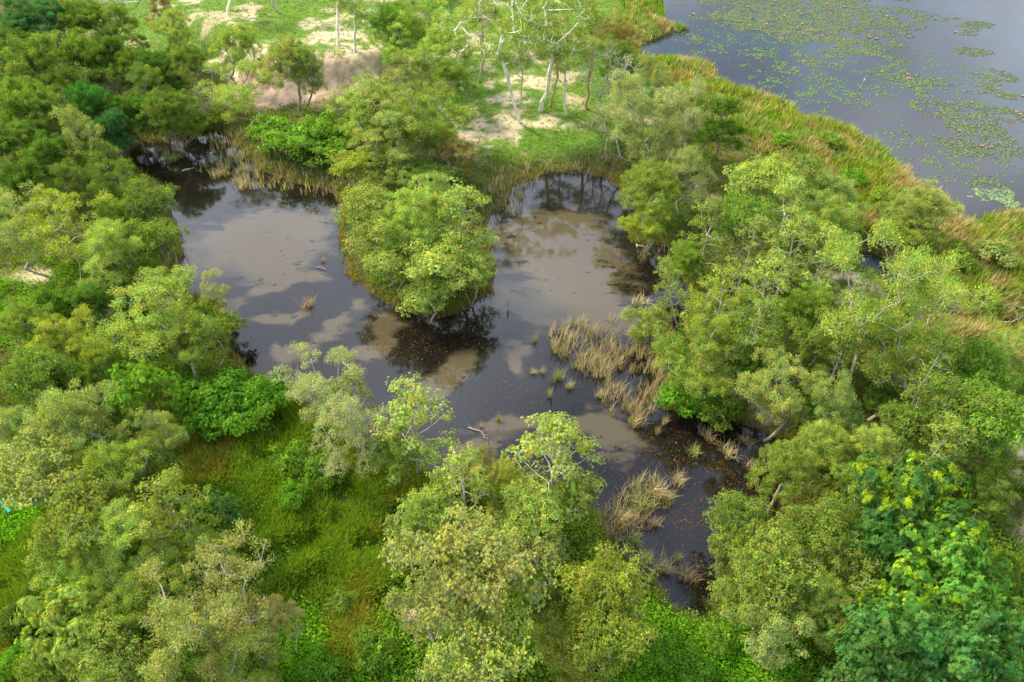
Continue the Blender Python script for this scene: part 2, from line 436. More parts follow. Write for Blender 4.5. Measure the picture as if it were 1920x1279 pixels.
    if kind == 'pond': l.new(fr.outputs["Result"], rg.inputs["Value"])
    l.new(rg.outputs["Result"], p.inputs["Roughness"])
    b = n.new("ShaderNodeBump"); b.inputs["Strength"].default_value = 0.10; b.inputs["Distance"].default_value = 0.02
    rip = n.new("ShaderNodeTexNoise"); rip.inputs["Scale"].default_value = 1.6; rip.inputs["Detail"].default_value = 4
    l.new(tc.outputs["Object"], rip.inputs["Vector"])
    l.new(rip.outputs["Fac"], b.inputs["Height"]); l.new(b.outputs["Normal"], p.inputs["Normal"])
    l.new(p.outputs["BSDF"], out.inputs["Surface"])
    return m
w = link("pond_water", mesh_from("pond_water", np.stack([xr, yr, 0 * xr], 1)[used], F, None, MK, water_material("pond_water", 'pond'), True))
tag(w, "still murky pond water with dark weed mats", kind="structure")
import bmesh
bm = bmesh.new()
bm.faces.new([bm.verts.new((a, b, 0.0)) for a, b in hull_l])
me = bpy.data.meshes.new("lake_water"); bm.to_mesh(me); bm.free(); me.materials.append(water_material("lake_water", 'lake'))
tag(link("lake_water", me), "grey blue lake water beyond the sedge", kind="structure")

# ------------------------------------------------------------------ trees
def skeleton(rng, H, lobes, trunk_h, ntips, r_base, lean=0.4, tips_on=0.8, arch=0.25, stems=1, seg=0.7):
    P = [np.zeros(3)]; par = [-1]; trunkpath = []
    for s in range(stems):
        az = rng.rand() * 6.28; off = np.array([math.cos(az), math.sin(az), 0]) * (0.0 if stems == 1 else 0.5)
        top = np.array([rng.randn() * lean, rng.randn() * lean, trunk_h * (1 if s == 0 else rng.uniform(0.8, 1.1))]) + off * 2.2
        k = 7; prev = 0; w = rng.randn(3) * lean * 0.35; w[2] = 0
        for a in range(1, k + 1):
            t = a / k
            P.append(off * min(1, t * 3) * 0.3 + top * t + w * math.sin(t * math.pi) + rng.randn(3) * 0.05 * trunk_h / 6)
            par.append(prev); prev = len(P) - 1; trunkpath.append(prev)
    C = np.array([a[:3] for a in lobes]); RR = np.array([a[3] for a in lobes])
    w = RR ** 2; w = w / w.sum()
    li = rng.choice(len(lobes), ntips, p=w)
    d = unit(rng.randn(ntips, 3)); d[:, 2] = np.abs(d[:, 2]) * 1.0 - 0.45 * (rng.rand(ntips) < 0.55) * np.abs(d[:, 2]) * 1.6
    d = unit(d)
    rad = RR[li] * np.where(rng.rand(ntips) < tips_on, rng.uniform(0.8, 1.08, ntips), rng.uniform(0.2, 0.8, ntips))
    T = C[li] + d * rad[:, None] * np.array([1, 1, 0.8])
    T[:, 2] = np.maximum(T[:, 2], trunk_h * 0.45)
    lobe_nodes = {}
    # a limb to the heart of every lobe, then twigs
    order = list(np.argsort(np.linalg.norm(C - np.array([0, 0, trunk_h]), axis=1)))
    def grow(target, allowed=None, archf=arch):
        A = np.array(P); v = target - A; dist = np.linalg.norm(v, axis=1)
        cost = dist + 1.2 * np.maximum(0, A[:, 2] - target[2] + 0.15 * dist)
        cost[0] += 50
        if allowed is not None: cost += np.where(allowed, 0, 50)
        a = int(np.argmin(cost)); p0 = A[a]; L = dist[a]
        k = max(1, int(L / seg)); prev = a
        side = rng.randn(3) * 0.12 * L
        for s in range(1, k + 1):
            t = s / k; b = math.sin(t * math.pi)
            q = p0 + (target - p0) * t + side * b * 0.6 + np.array([0, 0, -archf * 0.3 * L * b])
            P.append(q); par.append(prev); prev = len(P) - 1
        return prev
    for li_ in order:
        grow(C[li_] - np.array([0, 0, RR[li_] * 0.35]))
    tipn = [grow(T[k]) for k in np.argsort(np.linalg.norm(T - C[li], axis=1))]
    P = np.array(P); par = np.array(par)
    cnt = np.zeros(len(P)); cnt[tipn] += 1
    for k in range(len(P) - 1, 0, -1): cnt[par[k]] += cnt[k]
    rr = 0.011 + (r_base * 0.8 - 0.011) * (np.maximum(cnt, 1) / max(cnt[0], 1)) ** 0.62
    rr[0] = r_base
    return P, par, rr, P[tipn], li, C, RR
def bark_mesh(name, P, par, rr, min_r=0.0):
    k = np.arange(1, len(P)); sel = (rr[k] >= min_r); k = k[sel]
    big = rr[k] > 0.07
    V1, F1 = tubes(P[par[k[big]]], P[k[big]], np.minimum(rr[par[k[big]]], rr[k[big]] * 1.5), rr[k[big]], 7)
    V2, F2 = tubes(P[par[k[~big]]], P[k[~big]], np.minimum(rr[par[k[~big]]], rr[k[~big]] * 1.5), rr[k[~big]], 4)
    return mesh_from(name, np.concatenate([V1, V2]), np.concatenate([F1, F2 + len(V1)]), None, None, M_BARK, True)
def lobes_of(rng, n, R, H, z0, z1, top=False, core=0.5, rl=(0.3, 0.5)):
    out = [(0, 0, (z0 + z1) / 2 + (z1 - z0) * 0.1, R * core)]
    for k in range(n):
        a = k * 2.4 + rng.rand() * 0.9; t = math.sqrt((k + 0.7) / n)
        r = R * 0.78 * t * rng.uniform(0.8, 1.1)
        zz = z1 - (z1 - z0) * ((0.25 + 0.45 * t) if top else rng.uniform(0.15, 0.85) * (0.45 + 0.55 * t))
        out.append((r * math.cos(a), r * math.sin(a), zz, R * rng.uniform(*rl)))
    return out
def lobes_cone(rng, n, R, z0, z1, rl=0.22):
    out = [(0, 0, z1 - 0.3, R * rl)]
    for k in range(n):
        t = (k + 0.5) / n; z = z0 + (z1 - z0) * t; a = k * 2.4 + rng.rand() * 0.7
        r = R * (1.0 - 0.72 * t ** 1.3) * rng.uniform(0.45, 1.0)
        out.append((r * math.cos(a), r * math.sin(a), z + 0.18 * r, R * rl * rng.uniform(0.75, 1.25)))
    return out
def lobes_fan(rng, n, R, z0, z1, rl=0.22):
    out = [(0, 0, z1 - 0.5, R * rl)]
    for k in range(n):
        t = rng.rand(); z = z0 + (z1 - z0) * t; a = k * 2.4 + rng.rand() * 0.7
        r = R * (0.35 + 0.65 * t) * math.sqrt((k + 0.6) / n)
        out.append((r * math.cos(a), r * math.sin(a), z - 0.3 * r * t, R * rl * rng.uniform(0.75, 1.3)))
    return out
def tint(rng, n, base_var, yellow=0.02, clump=None):
    v = np.exp(rng.randn(n) * base_var)
    if clump is not None: v = v * clump
    c = np.stack([v, v, v], 1)
    hue = rng.randn(n) * 0.10
    c[:, 0] *= np.exp(hue); c[:, 2] *= np.exp(rng.randn(n) * 0.15)
    y = rng.rand(n) < yellow
    c[y] = np.stack([rng.uniform(2.2, 3.0, y.sum()), rng.uniform(1.4, 1.8, y.sum()), rng.uniform(0.4, 0.9, y.sum())], 1)
    return c
def crown_fine(rng, tips, li, C, per, rc, L, W, up=0.8, yellow=0.012, flat=0.6, droop=0.0, var=0.2):
    n = len(tips) * per
    ti = np.repeat(np.arange(len(tips)), per)
    g = rng.randn(n, 3); g = g / np.linalg.norm(g, axis=1, keepdims=True) * (rng.rand(n, 1) ** 0.45)
    P = tips[ti] + g * rc * np.array([1, 1, flat])
    out = unit(P - C[li[ti]])
    D = unit(out * 0.7 + rng.randn(n, 3) * 0.6 + np.array([0, 0, 0.15 - droop]))
    N = unit(rng.randn(n, 3) * 0.75 + np.array([0, 0, up]) + out * 0.3)
    clump = np.exp(rng.randn(len(tips)) * 0.16)[ti]
    V, F = leaf_quads(P, D, N, L * rng.uniform(0.7, 1.3, n), W * rng.uniform(0.7, 1.3, n))
    hv = np.exp(rng.randn(len(tips), 1) * 0.13)[ti] ** np.array([[1.0, 0.15, -0.3]])
    return V, F, np.repeat(tint(rng, n, var, yellow, clump) * hv, 4, 0)
def crown_rosette(rng, tips, li, C, sub, per, rc, L, W, tipcol=None, tipfrac=0.0, droop=0.25, yellow=0.01, top_only=True, flower=0.0, fsize=0.12):
    """whorls of leaves: each tip carries a few whorls with leaves radiating from it"""
    nw = len(tips) * sub; ti = np.repeat(np.arange(len(tips)), sub)
    g = unit(rng.randn(nw, 3)) * (rng.rand(nw, 1) ** 0.4)
    W0 = tips[ti] + g * rc * np.array([1, 1, 0.6])
    out = unit(W0 - C[li[ti]] + np.array([0, 0, 0.6]))
    n = nw * per; wi = np.repeat(np.arange(nw), per)
    a = np.tile(np.arange(per) * 2 * math.pi / per, nw) + rng.rand(n) * 0.5
    h = np.where(np.abs(out[:, 2:3]) < 0.95, np.array([[0, 0, 1.0]]), np.array([[1.0, 0, 0]]))
    s = unit(np.cross(h, out)); t = np.cross(out, s)
    el = rng.uniform(0.0, 0.9, n)[:, None]
    rd = s[wi] * np.cos(a)[:, None] + t[wi] * np.sin(a)[:, None]
    D = unit(rd + out[wi] * el + np.array([0, 0, -droop]))
    N = unit(out[wi] + rng.randn(n, 3) * 0.25 - rd * 0.3)
    V, F = leaf_quads(W0[wi], D, N, L * rng.uniform(0.75, 1.2, n), W * rng.uniform(0.8, 1.2, n))
    cl = np.exp(rng.randn(nw) * 0.18)
    c = tint(rng, n, 0.16, yellow, cl[wi] * np.exp(rng.randn(len(tips)) * 0.14)[ti][wi]) * np.exp(rng.randn(len(tips), 1) * 0.15)[ti][wi] ** np.array([[1.0, 0.15, -0.3]])
    if tipcol is not None:
        zt = out[:, 2] > 0.45 if top_only else out[:, 2] > -2
        bright = (rng.rand(len(tips))[ti] < tipfrac) & zt & (rng.rand(nw) < 0.8)
        c[bright[wi]] = np.array(tipcol) * cl[wi][bright[wi]][:, None]
    c = np.repeat(c, 4, 0)
    if flower > 0:
        k = np.where((rng.rand(nw) < flower) & (out[:, 2] > 0.1))[0]; m = 6; ki = np.repeat(k, m)
        D2 = unit(rng.randn(len(ki), 3) + out[ki] * 1.2); N2 = unit(rng.randn(len(ki), 3) + np.array([0, 0, 1.5]))
        V2, F2 = leaf_quads(W0[ki] + out[ki] * 0.05, D2, N2, fsize * 1.3 * rng.uniform(0.7, 1.2, len(ki)), np.full(len(ki), fsize * 0.6))
        c2 = np.tile(np.array([[2.2, 1.8, 2.2]]), (len(V2), 1)) * rng.uniform(0.8, 1.1, (len(V2), 1))
        F = np.concatenate([F, F2 + len(V)]); V = np.concatenate([V, V2]); c = np.concatenate([c, c2])
    return V, F, c

TPL = {}
def template(key, seed, H, R, trunk_h, crown_z, nl, ntips, r_base, leaf, bark_min=0.0, **kw):
    rng = np.random.RandomState(seed)
    mode = kw.pop('mode', None); top_ = kw.pop('top', False); core_ = kw.pop('core', 0.5); rl_ = kw.pop('rl', (0.3, 0.5))
    lob = lobes_cone(rng, nl, R, crown_z, H) if mode == 'cone' else lobes_fan(rng, nl, R, crown_z, H) if mode == 'fan' else lobes_of(rng, nl, R, H, crown_z, H - R * 0.2, top_, core_, rl_)
    P, par, rr, tips, li, C, RR = skeleton(rng, H, lob, trunk_h, ntips, r_base, **kw)
    # order of tips follows argsort in skeleton; nearest lobe is enough for leaf directions
    li = np.argmin(((tips[:, None] - C[None]) ** 2).sum(-1), 1)
    tm = bark_mesh("trunk", P, par, rr, bark_min)
    cm = None
    if leaf is not None:
        V, F, c = leaf(rng, tips, li, C)
        cm = mesh_from("crown", V, F, None, c, M_LEAF)
    zc = float(np.median(tips[:, 2])); Rm = float(np.percentile(np.hypot(tips[:, 0], tips[:, 1]), 93))
    TPL.setdefault(key, []).append(dict(trunk=tm, crown=cm, H=float(tips[:, 2].max()), R=Rm, zc=zc))

for s in range(6):       # airy acacia: fine sickle leaves in upright sprays, pale limbs showing
    template('acacia', 100 + s, (9.5, 10.5, 8.8)[s % 3], 4.2, 3.2, 3.6, 22, 340, 0.22, lambda r, t, li, C: crown_fine(r, t, li, C, 82, 0.40, 0.155, 0.058, yellow=0.016, flat=0.8), top=(s % 2 == 0), rl=(0.16, 0.34), stems=1 + s % 2, mode=('', '', 'fan', '', 'cone', 'fan')[s])
for s in range(4):       # open conical crown, stem and side boughs in view
    template('open', 150 + s, 10.0, 3.6, 8.6, 2.6, 26, 300, 0.19, lambda r, t, li, C: crown_rosette(r, t, li, C, 9, 8, 0.42, 0.125, 0.052, yellow=0.025, droop=0.0), rl=(0.16, 0.34), mode='cone', arch=-0.2, lean=0.25)
for s in range(5):       # dense dark crown
    template('dense', 200 + s, 9.5 + 0.5 * s, 4.0, 3.0, 2.6, 26, 420, 0.22, lambda r, t, li, C: crown_fine(r, t, li, C, 90, 0.42, 0.155, 0.075, yellow=0.005, flat=0.8), bark_min=0.02, rl=(0.16, 0.34))
for s in range(5):       # fresh green small-leaved
    template('leafy', 300 + s, 8.5, 4.2, 2.2, 2.4, 30, 720, 0.16, lambda r, t, li, C: crown_rosette(r, t, li, C, 9, 8, 0.42, 0.112, 0.052, yellow=0.02, droop=0.05), stems=2, rl=(0.15, 0.32), mode='' if s % 3 else 'fan')
for s in range(4):       # sparse, pale twigs and thin foliage
    template('sparse', 400 + s, 8.5, 3.6, 2.2, 2.4, 22, 340, 0.14, lambda r, t, li, C: crown_fine(r, t, li, C, 44, 0.36, 0.15, 0.055, yellow=0.015, flat=0.9), stems=2, mode='fan' if s % 2 else 'cone', arch=-0.35)
for s in range(3):       # nearly bare
    template('bare', 500 + s, 8.0, 2.6, 2.4, 3.4, 14, 300, 0.13, lambda r, t, li, C: crown_fine(r, t, li, C, 4, 0.3, 0.13, 0.05, yellow=0.0), stems=2, arch=-0.5, mode='fan')
for s in range(4):       # tall slim eucalypt-like tree on a white trunk
    template('tall', 600 + s, 15.0, 3.8, 9.5, 8.6, 18, 260, 0.21, lambda r, t, li, C: crown_fine(r, t, li, C, 26, 0.42, 0.20, 0.07, yellow=0.006), lean=0.7, arch=-0.4, mode='fan')
for s in range(3):       # feathery compound leaves in whorls, bright new growth
    template('feather', 700 + s, 9.5, 4.8, 2.6, 2.8, 16, 330, 0.2, lambda r, t, li, C: crown_rosette(r, t, li, C, 6, 12, 0.5, 0.30, 0.075, tipcol=(2.6, 1.9, 0.35), tipfrac=0.0, droop=0.35, yellow=0.0), bark_min=0.02, rl=(0.24, 0.4))
for s in range(2):
    template('feathertip', 750 + s, 9.5, 4.8, 2.6, 2.8, 16, 330, 0.2, lambda r, t, li, C: crown_rosette(r, t, li, C, 6, 12, 0.48, 0.30, 0.075, tipcol=(3.5, 2.1, 0.5), tipfrac=0.45, droop=0.35, yellow=0.0), bark_min=0.02, rl=(0.24, 0.4))
for s in range(3):       # star-like whorls tipped with cream flowers
    template('flowering', 800 + s, 10.5, 5.4, 3.4, 4.6, 24, 420, 0.22, lambda r, t, li, C: crown_rosette(r, t, li, C, 8, 9, 0.55, 0.165, 0.062, droop=0.0, yellow=0.02, flower=0.45, fsize=0.11), rl=(0.14, 0.28))
for s in range(3):       # bush down to the ground
    template('bush', 900 + s, 3.4, 2.6, 0.6, 0.7, 16, 260, 0.07, lambda r, t, li, C: crown_rosette(r, t, li, C, 8, 8, 0.42, 0.14, 0.065, yellow=0.015, droop=0.1), bark_min=0.02, stems=3, rl=(0.2, 0.38))
for s in range(2):       # narrow dark conical
    template('cone', 950 + s, 9.5, 2.4, 5.5, 1.8, 10, 300, 0.16, lambda r, t, li, C: crown_fine(r, t, li, C, 44, 0.4, 0.2, 0.08, yellow=0.0), bark_min=0.02, rl=(0.3, 0.5))

BARKC = {'acacia': (0.30, 0.26, 0.19), 'dense': (0.2, 0.16, 0.11), 'leafy': (0.32, 0.27, 0.19), 'sparse': (0.38, 0.34, 0.26), 'bare': (0.42, 0.38, 0.31),
         'tall': (0.82, 0.77, 0.66), 'open': (0.42, 0.38, 0.29), 'feather': (0.22, 0.18, 0.12), 'feathertip': (0.22, 0.18, 0.12), 'flowering': (0.48, 0.45, 0.38),
         'bush': (0.2, 0.16, 0.1), 'cone': (0.22, 0.18, 0.13)}
NAME = {'open': 'open_crowned_tree', 'acacia': 'acacia_tree', 'dense': 'dense_tree', 'leafy': 'leafy_tree', 'sparse': 'sparse_tree', 'bare': 'bare_tree', 'tall': 'tall_tree',
        'feather': 'feathery_tree', 'feathertip': 'feathery_tree', 'flowering': 'flowering_tree', 'bush': 'bush', 'cone': 'conical_tree'}
# leaf colours (linear albedo)
G = dict(wood=(0.150, 0.225, 0.036), olive=(0.225, 0.305, 0.046), dark=(0.105, 0.190, 0.024), mid=(0.185, 0.280, 0.036), bright=(0.170, 0.310, 0.032), lime=(0.300, 0.400, 0.075),
         grey=(0.275, 0.345, 0.090), yellow=(0.275, 0.340, 0.040), blue=(0.095, 0.225, 0.048), brown=(0.260, 0.230, 0.075), pale=(0.330, 0.370, 0.150),
         teal=(0.115, 0.245, 0.054), fresh=(0.130, 0.290, 0.022))
ROT = random.Random(11)
def plant(kind, px, py, rpx, H, colr, label, group=None, cat=None, var=None, base=None, rot=None, sq=1.0):
    """a tree or bush whose crown the photo shows at px,py with radius rpx (photo pixels)"""
    T = TPL[kind]; tp = T[ROT.randrange(len(T)) if var is None else var % len(T)]
    fz = tp['zc'] / tp['H']
    if base:                                   # foot of the trunk seen in the photo
        (x, y), t = gp(base[0], base[1], 0.8)
    else:
        (x, y), t = gp(px, py, 0.9 + fz * H)
        (x, y), t = gp(px, py, max(hz(x, y), 0.0) + fz * H)
    z = hz(x, y)
    Rm = rpx * 1.07 * t / FPX
    kmax = 3.4 if kind in ('open', 'sparse') else 2.6
    if not base and kind not in ('tall', 'cone', 'bare') and H > kmax * Rm + 1.2:      # no taller than its crown's width allows
        H = kmax * Rm + 1.2
        (x, y), t = gp(px, py, max(hz(x, y), 0.0) + fz * H); z = hz(x, y); Rm = rpx * 1.07 * t / FPX
    s = Rm / (tp['R'] + 0.3)
    root = bpy.data.objects.new(NAME[kind], None); COL.objects.link(root)
    root.empty_display_size = 0.5
    root.location = (x, y, max(z, -0.6) - 0.08)
    if base:   # lean so that the crown comes where the photo has it
        zc = z + fz * H
        (cx, cy), _ = gp(px, py, zc)
        root.rotation_euler = (max(-.3, min(.3, -(cy - y) / (fz * H))), max(-.3, min(.3, (cx - x) / (fz * H))), 0)
    a = ROT.uniform(0, 6.28) if rot is None else R_(rot)
    tag(root, label, cat or ('bush' if kind == 'bush' else 'tree'), group)
    sz = H / tp['H']
    for nm, me, cc in (('trunk', tp['trunk'], (0.50, 0.32, 0.20) if 'reddish trunk' in label else BARKC[kind]), ('crown', tp['crown'], G[colr] if isinstance(colr, str) else colr)):
        if me is None: continue
        o = link(nm, me, root)
        o.scale = (s, s * sq, sz); o.rotation_euler = (0, 0, a)
        k = ROT.uniform(0.9, 1.12); h = ROT.uniform(0.95, 1.06)
        o.color = (min(1, cc[0] * k * h), min(1, cc[1] * k), min(1, cc[2] * k), 1)
    return root
GT = dict(w="trees of the dense wood in the upper left", l="trees on the left bank", n="trees on the north bank lawn", c="trees of the peninsula",
          r="trees of the wood right of the pond", b="trees in the foreground", s="bushes along the banks")
TREES = [
# upper left wood
('dense',62,34,62,10,'teal',"bluish dark feathery tree in the extreme upper left corner of the wood",'w'),
('dense',100,14,30,11,'brown',"tan brown crowned tree at the top edge of the upper left wood",'w'),
('dense',12,80,46,10,'dark',"dark tree cut by the left edge below the corner tree",'w'),
('dense',165,34,44,10,'mid',"mid green tree right of the tan brown crown at the top edge",'w'),
('acacia',222,48,42,10,'olive',"olive tree at the right end of the wood beside the white railing",'w'),
('dense',60,108,62,10,'olive',"broad olive dome in the upper left wood below the bluish corner tree",'w'),
('dense',140,100,46,11,'mid',"bright topped dense tree in the middle of the upper left wood",'w'),
('dense',200,100,46,9,'dark',"dark tree in the wood beside the lawn's left end",'w'),
('acacia',120,155,44,10,'olive',"olive tree with thin pale twigs amid the upper left wood",'w'),
('dense',30,180,52,10,'mid',"large green tree against the left edge, second from the corner",'w'),
('dense',160,190,42,9,'blue',"deep green glossy tree in the hollow of the upper left wood",'w'),
('dense',90,218,48,10,'olive',"dull olive tree left of the deep green glossy tree",'w'),
('acacia',250,118,44,9,'mid',"tree whose crown has a dark fallen bough beside the lawn",'w'),
('dense',238,190,38,8,'dark',"dark tree directly above the pond's narrow northwest arm",'w'),
('acacia',280,168,50,9,'mid',"rounded mid green tree north of the pond's upper left corner",'w'),
('dense',318,200,44,8,'mid',"dense tree overhanging the dry reeds at the pond's northwest tip",'w'),
('acacia',330,62,34,9,'lime',"yellow green tree standing at the lawn's left margin",'w'),
('acacia',352,112,44,9,'olive',"olive acacia reaching over the lawn's left margin",'w'),
('dense',300,130,40,8,'dark',"low dark tree between the wood and the lawn",'w'),
('acacia',300,14,34,9,'brown',"brownish olive tree by the white railing at the top edge",'w'),
('dense',20,262,46,9,'mid',"green tree against the left edge halfway down the upper wood",'w'),
('dense',90,288,50,9,'dark',"shadowed dense tree in the wood left of the pond's dark corner",'w'),
('sparse',150,262,46,10,'grey',"thin grey green tree rising from the wood left of the dark corner",'w'),
('dense',202,238,34,7,'teal',"small blue green tree leaning over the pond's dark corner",'w'),
('dense',40,338,52,9,'dark',"dark crown against the left edge above the white branched trees",'w'),
('leafy',190,300,40,7,'mid',"leafy tree below the blue green one at the pond's dark corner",'w'),
('acacia',140,345,48,8,'mid',"tree sprinkled with yellow leaves left of the waterside trees",'l'),
('acacia',215,345,48,8,'olive',"olive tree behind the tall waterside tree on the west shore",'l'),
('leafy',272,378,52,8,'mid',"rounded tree leaning over the west shore below the dark corner",'l'),
('leafy',285,440,52,8,'mid',"full green tree bulging furthest over the pond's west shore",'l'),
('dense',232,420,48,8,'mid',"dense tree just inland of the bulging west shore tree",'l'),
('sparse',48,428,66,8,'grey',"thin white branched tree at the left edge with violet blossom",'l'),
('sparse',150,446,88,8,'yellow',"wide tree with many bare white boughs left of the pond",'l'),
('acacia',205,475,66,8,'lime',"yellow speckled acacia right of the bare boughed tree",'l'),
('acacia',100,392,44,7,'yellow',"small yellow flowering tree above the bare boughed tree",'l'),
('dense',265,515,38,6,'dark',"dark low tree at the shore between two larger acacias",'l'),
('acacia',300,596,100,8,'lime',"wide flat acacia with pale boughs on the west shore headland",'l'),
('acacia',360,640,58,6,'olive',"lower olive acacia right of the flat headland acacia",'l'),
('sparse',398,548,30,5,'pale',"small grey twiggy tree at the headland's water edge",'l'),
('bush',412,610,40,3,'olive',"olive bush at the headland's eastern water edge",'s'),
('bush',380,585,36,3,'mid',"green bush behind the small twiggy tree on the headland",'s'),
('dense',165,560,40,5,'dark',"small dark tree in the clearing left of the headland acacia",'l'),
('acacia',120,636,64,6,'yellow',"yellow olive tree in the left clearing",'l'),
('acacia',45,600,50,6,'olive',"olive tree at the left edge above the clearing's yellow tree",'l'),
('acacia',190,672,50,6,'olive',"tree with a bare white fork beneath the flat headland acacia",'l'),
('leafy',60,690,62,7,'mid',"leafy tree at the left edge level with the pond's west bay",'l'),
('dense',140,722,52,5,'dark',"shadowed tree between the two leafy left edge trees",'l'),
('feather',262,728,62,6,'bright',"open tree with star shaped leaf sprays beside the glossy thicket",'l'),
('feather',222,700,36,5,'bright',"slim companion of the star leaved tree",'l'),
('acacia',118,790,86,9,'grey',"large grey green acacia in the left foreground's upper part",'b'),
('acacia',30,800,60,9,'grey',"grey green acacia cut by the left edge",'b'),
('acacia',272,822,62,7,'grey',"grey green acacia below the star leaved tree",'b'),
('acacia',195,880,76,8,'olive',"olive acacia below the large grey green acacia",'b'),
('flowering',60,885,84,9,'grey',"pale tipped tree at the left edge above the teal tube",'b'),
('flowering',150,960,86,8,'olive',"olive tree with cream tips just right of the teal tube",'b'),
('leafy',292,900,54,6,'dark',"dark leafy tree beside the meadow in the left foreground",'b'),
('open',330,962,74,9,'yellow',"yellow green rounded tree at the meadow's left side",'b'),
('feather',398,962,48,7,'teal',"blue green feathery tree half behind the yellow rounded tree",'b'),
('acacia',250,1020,90,9,'lime',"light green acacia under the yellow rounded tree",'b'),
('acacia',170,1060,76,10,'lime',"lime acacia with long arching twigs in the lower left",'b'),
('acacia',370,1040,60,7,'olive',"olive tree at the meadow's edge above the dry brown tree",'b'),
('acacia',280,1110,84,9,'olive',"olive acacia in the centre of the lower left clump",'b'),
('sparse',420,1130,104,9,(0.32,0.34,0.10),"dry brownish tree with curling white twigs in the lower left",'b'),
('sparse',360,1200,80,8,(0.29,0.33,0.085),"second dry brownish tree, nearer the bottom edge",'b'),
('sparse',505,1160,50,7,(0.34,0.33,0.11),"small dry tree reaching over the meadow in the lower left",'b'),
('feather',130,1165,86,10,'lime',"pale frond leaved tree in the bottom left corner area",'b'),
('leafy',215,1235,80,8,'lime',"light green tree on the bottom edge beneath the frond leaved tree",'b'),
('leafy',310,1260,60,6,'bright',"bright leafy tree on the bottom edge below the dry trees",'b'),
('sparse',460,1250,70,6,'olive',"thin olive tree on the bottom edge at the meadow's corner",'b'),
('leafy',90,1262,56,5,'mid',"leafy tree at the bottom edge left of the light green one",'b'),
# glossy thicket and meadow bushes
('bush',370,735,52,3.2,'fresh',"glossy bush at the left end of the shore thicket",'s'),
('bush',428,738,56,3.6,'fresh',"tall glossy bush in the middle of the shore thicket",'s'),
('bush',490,742,52,3.2,'fresh',"glossy bush at the right end of the shore thicket",'s'),
('bush',400,775,52,2.8,'fresh',"glossy bush in the front row of the shore thicket, left",'s'),
('bush',462,778,50,2.8,'fresh',"glossy bush in the front row of the shore thicket, right",'s'),
('bush',345,700,36,3.0,'bright',"bright bush just above the shore thicket's left end",'s'),
('bush',525,725,32,2.6,'fresh',"small glossy bush touching the water at the thicket's right",'s'),
('bush',548,858,38,2.6,'bright',"broad leaved bush alone in the meadow under the pale twiggy trees",'s'),
('bush',600,880,40,2.4,'bright',"low bright bush at the foot of the pale twiggy trees",'s'),
('bush',550,925,36,2.2,'fresh',"light bush furthest down the meadow",'s'),
('sparse',596,722,72,7,'pale',"pale twiggy fan shaped tree on the south bank, leftmost of its trio",'b'),
('sparse',652,800,72,6.5,'pale',"pale thin leaved tree in front of the fan shaped one",'b'),
('open',662,730,40,8,'grey',"slender grey green tree between fan shaped tree and pond",'b'),
('open',770,790,80,8,'lime',"lime tree with white trunk standing on the south bank",'b'),
('leafy',742,840,46,5,'mid',"green bush like tree at the white trunked tree's foot",'b'),
# north bank
('tall',400,6,46,10,'olive',"tree with slanting white trunk on the upper lawn",'n',(437,70)),
('bare',525,-18,50,11,'pale',"bare forked white tree at the top edge of the lawn",'n',(533,64)),
('tall',615,22,48,12,'olive',"olive crowned tree with white trunk behind the sandy patch",'n',(641,126)),
('tall',700,34,46,11,'lime',"thin crowned tree whose white trunk stands on the sandy strip",'n',(722,102)),
('acacia',408,112,44,9,'lime',"airy acacia left of the red bank",'n',(448,168)),
('sparse',432,180,56,8,'lime',"thin acacia with pale trunk standing beside the red bank",'n',(466,238)),
('acacia',536,112,56,10,'grey',"grey green acacia on two white trunks before the red bank",'n',(562,212)),
('acacia',582,128,38,9,'grey',"smaller acacia joined to the grey green one before the red bank",'n',(570,214)),
('acacia',730,40,44,9,'bright',"bright green tree at the top edge left of the slim white tree",'n'),
('acacia',790,32,60,9,'lime',"broad light green tree at the top edge above the willowy clump",'n'),
('acacia',830,80,54,8,'lime',"green tree left of the slim white tree",'n'),
('acacia',745,88,46,8,'lime',"bright green tree behind the willowy clump",'n'),
('acacia',835,140,52,7,'mid',"mid green tree just right of the willowy clump",'n'),
('bare',894,42,32,15,'pale',"slim bare tree with straight grey trunk above the lawn",'n',(897,162)),
('acacia',900,22,52,8,'lime',"yellowish crown at the top edge behind the slim bare tree",'n'),
('tall',655,60,40,10,'lime',"slim tree with white trunk between the sandy strip and the red bank",'n',(672,140)),
('tall',860,70,40,11,'lime',"slim pale trunked tree rising from the mid green crowns of the clearing",'n',(868,175)),
('tall',1070,80,40,12,'lime',"thin white stemmed tree between the forked white tree and the kinked one",'n',(1062,225)),
('tall',938,66,62,16,'olive',"tall olive tree with leaning white trunk by the sandy patch",'n',(975,236)),
('bare',975,100,26,9,'pale',"thin dead looking tree right of the leaning white trunk",'n',(983,212)),
('tall',1032,56,70,16,'grey',"tall grey green tree with forked white trunk in the lawn's middle",'n',(1014,216)),
('tall',1052,112,40,10,'mid',"shorter tree on a reddish trunk under the forked white one",'n',(1030,208)),
('tall',1112,62,54,14,'olive',"tree with kinked reddish trunk at the lawn's right",'n',(1098,212)),
('acacia',1150,60,52,9,'brown',"brownish olive tree by the lake shore at the top",'n'),
('leafy',1000,14,54,8,'lime',"light green tree on the top edge behind the tall white trunks",'n'),
('acacia',1075,12,46,8,'olive',"mid green tree on the top edge near the lake",'n'),
('dense',1165,110,38,7,'dark',"dark olive tree beside the lake inlet",'n'),
('bare',1125,150,36,10,'pale',"white bare tree left of the bushy bare pair by the sandy patch",'n',(1137,236)),
('bare',1160,128,40,10,'pale',"white bare tree with dense upright twigs by the sedge",'n',(1165,232)),
('sparse',1178,196,56,11,'pale',"thin grey tree with one bare side bough near the pond head",'n',(1180,306)),
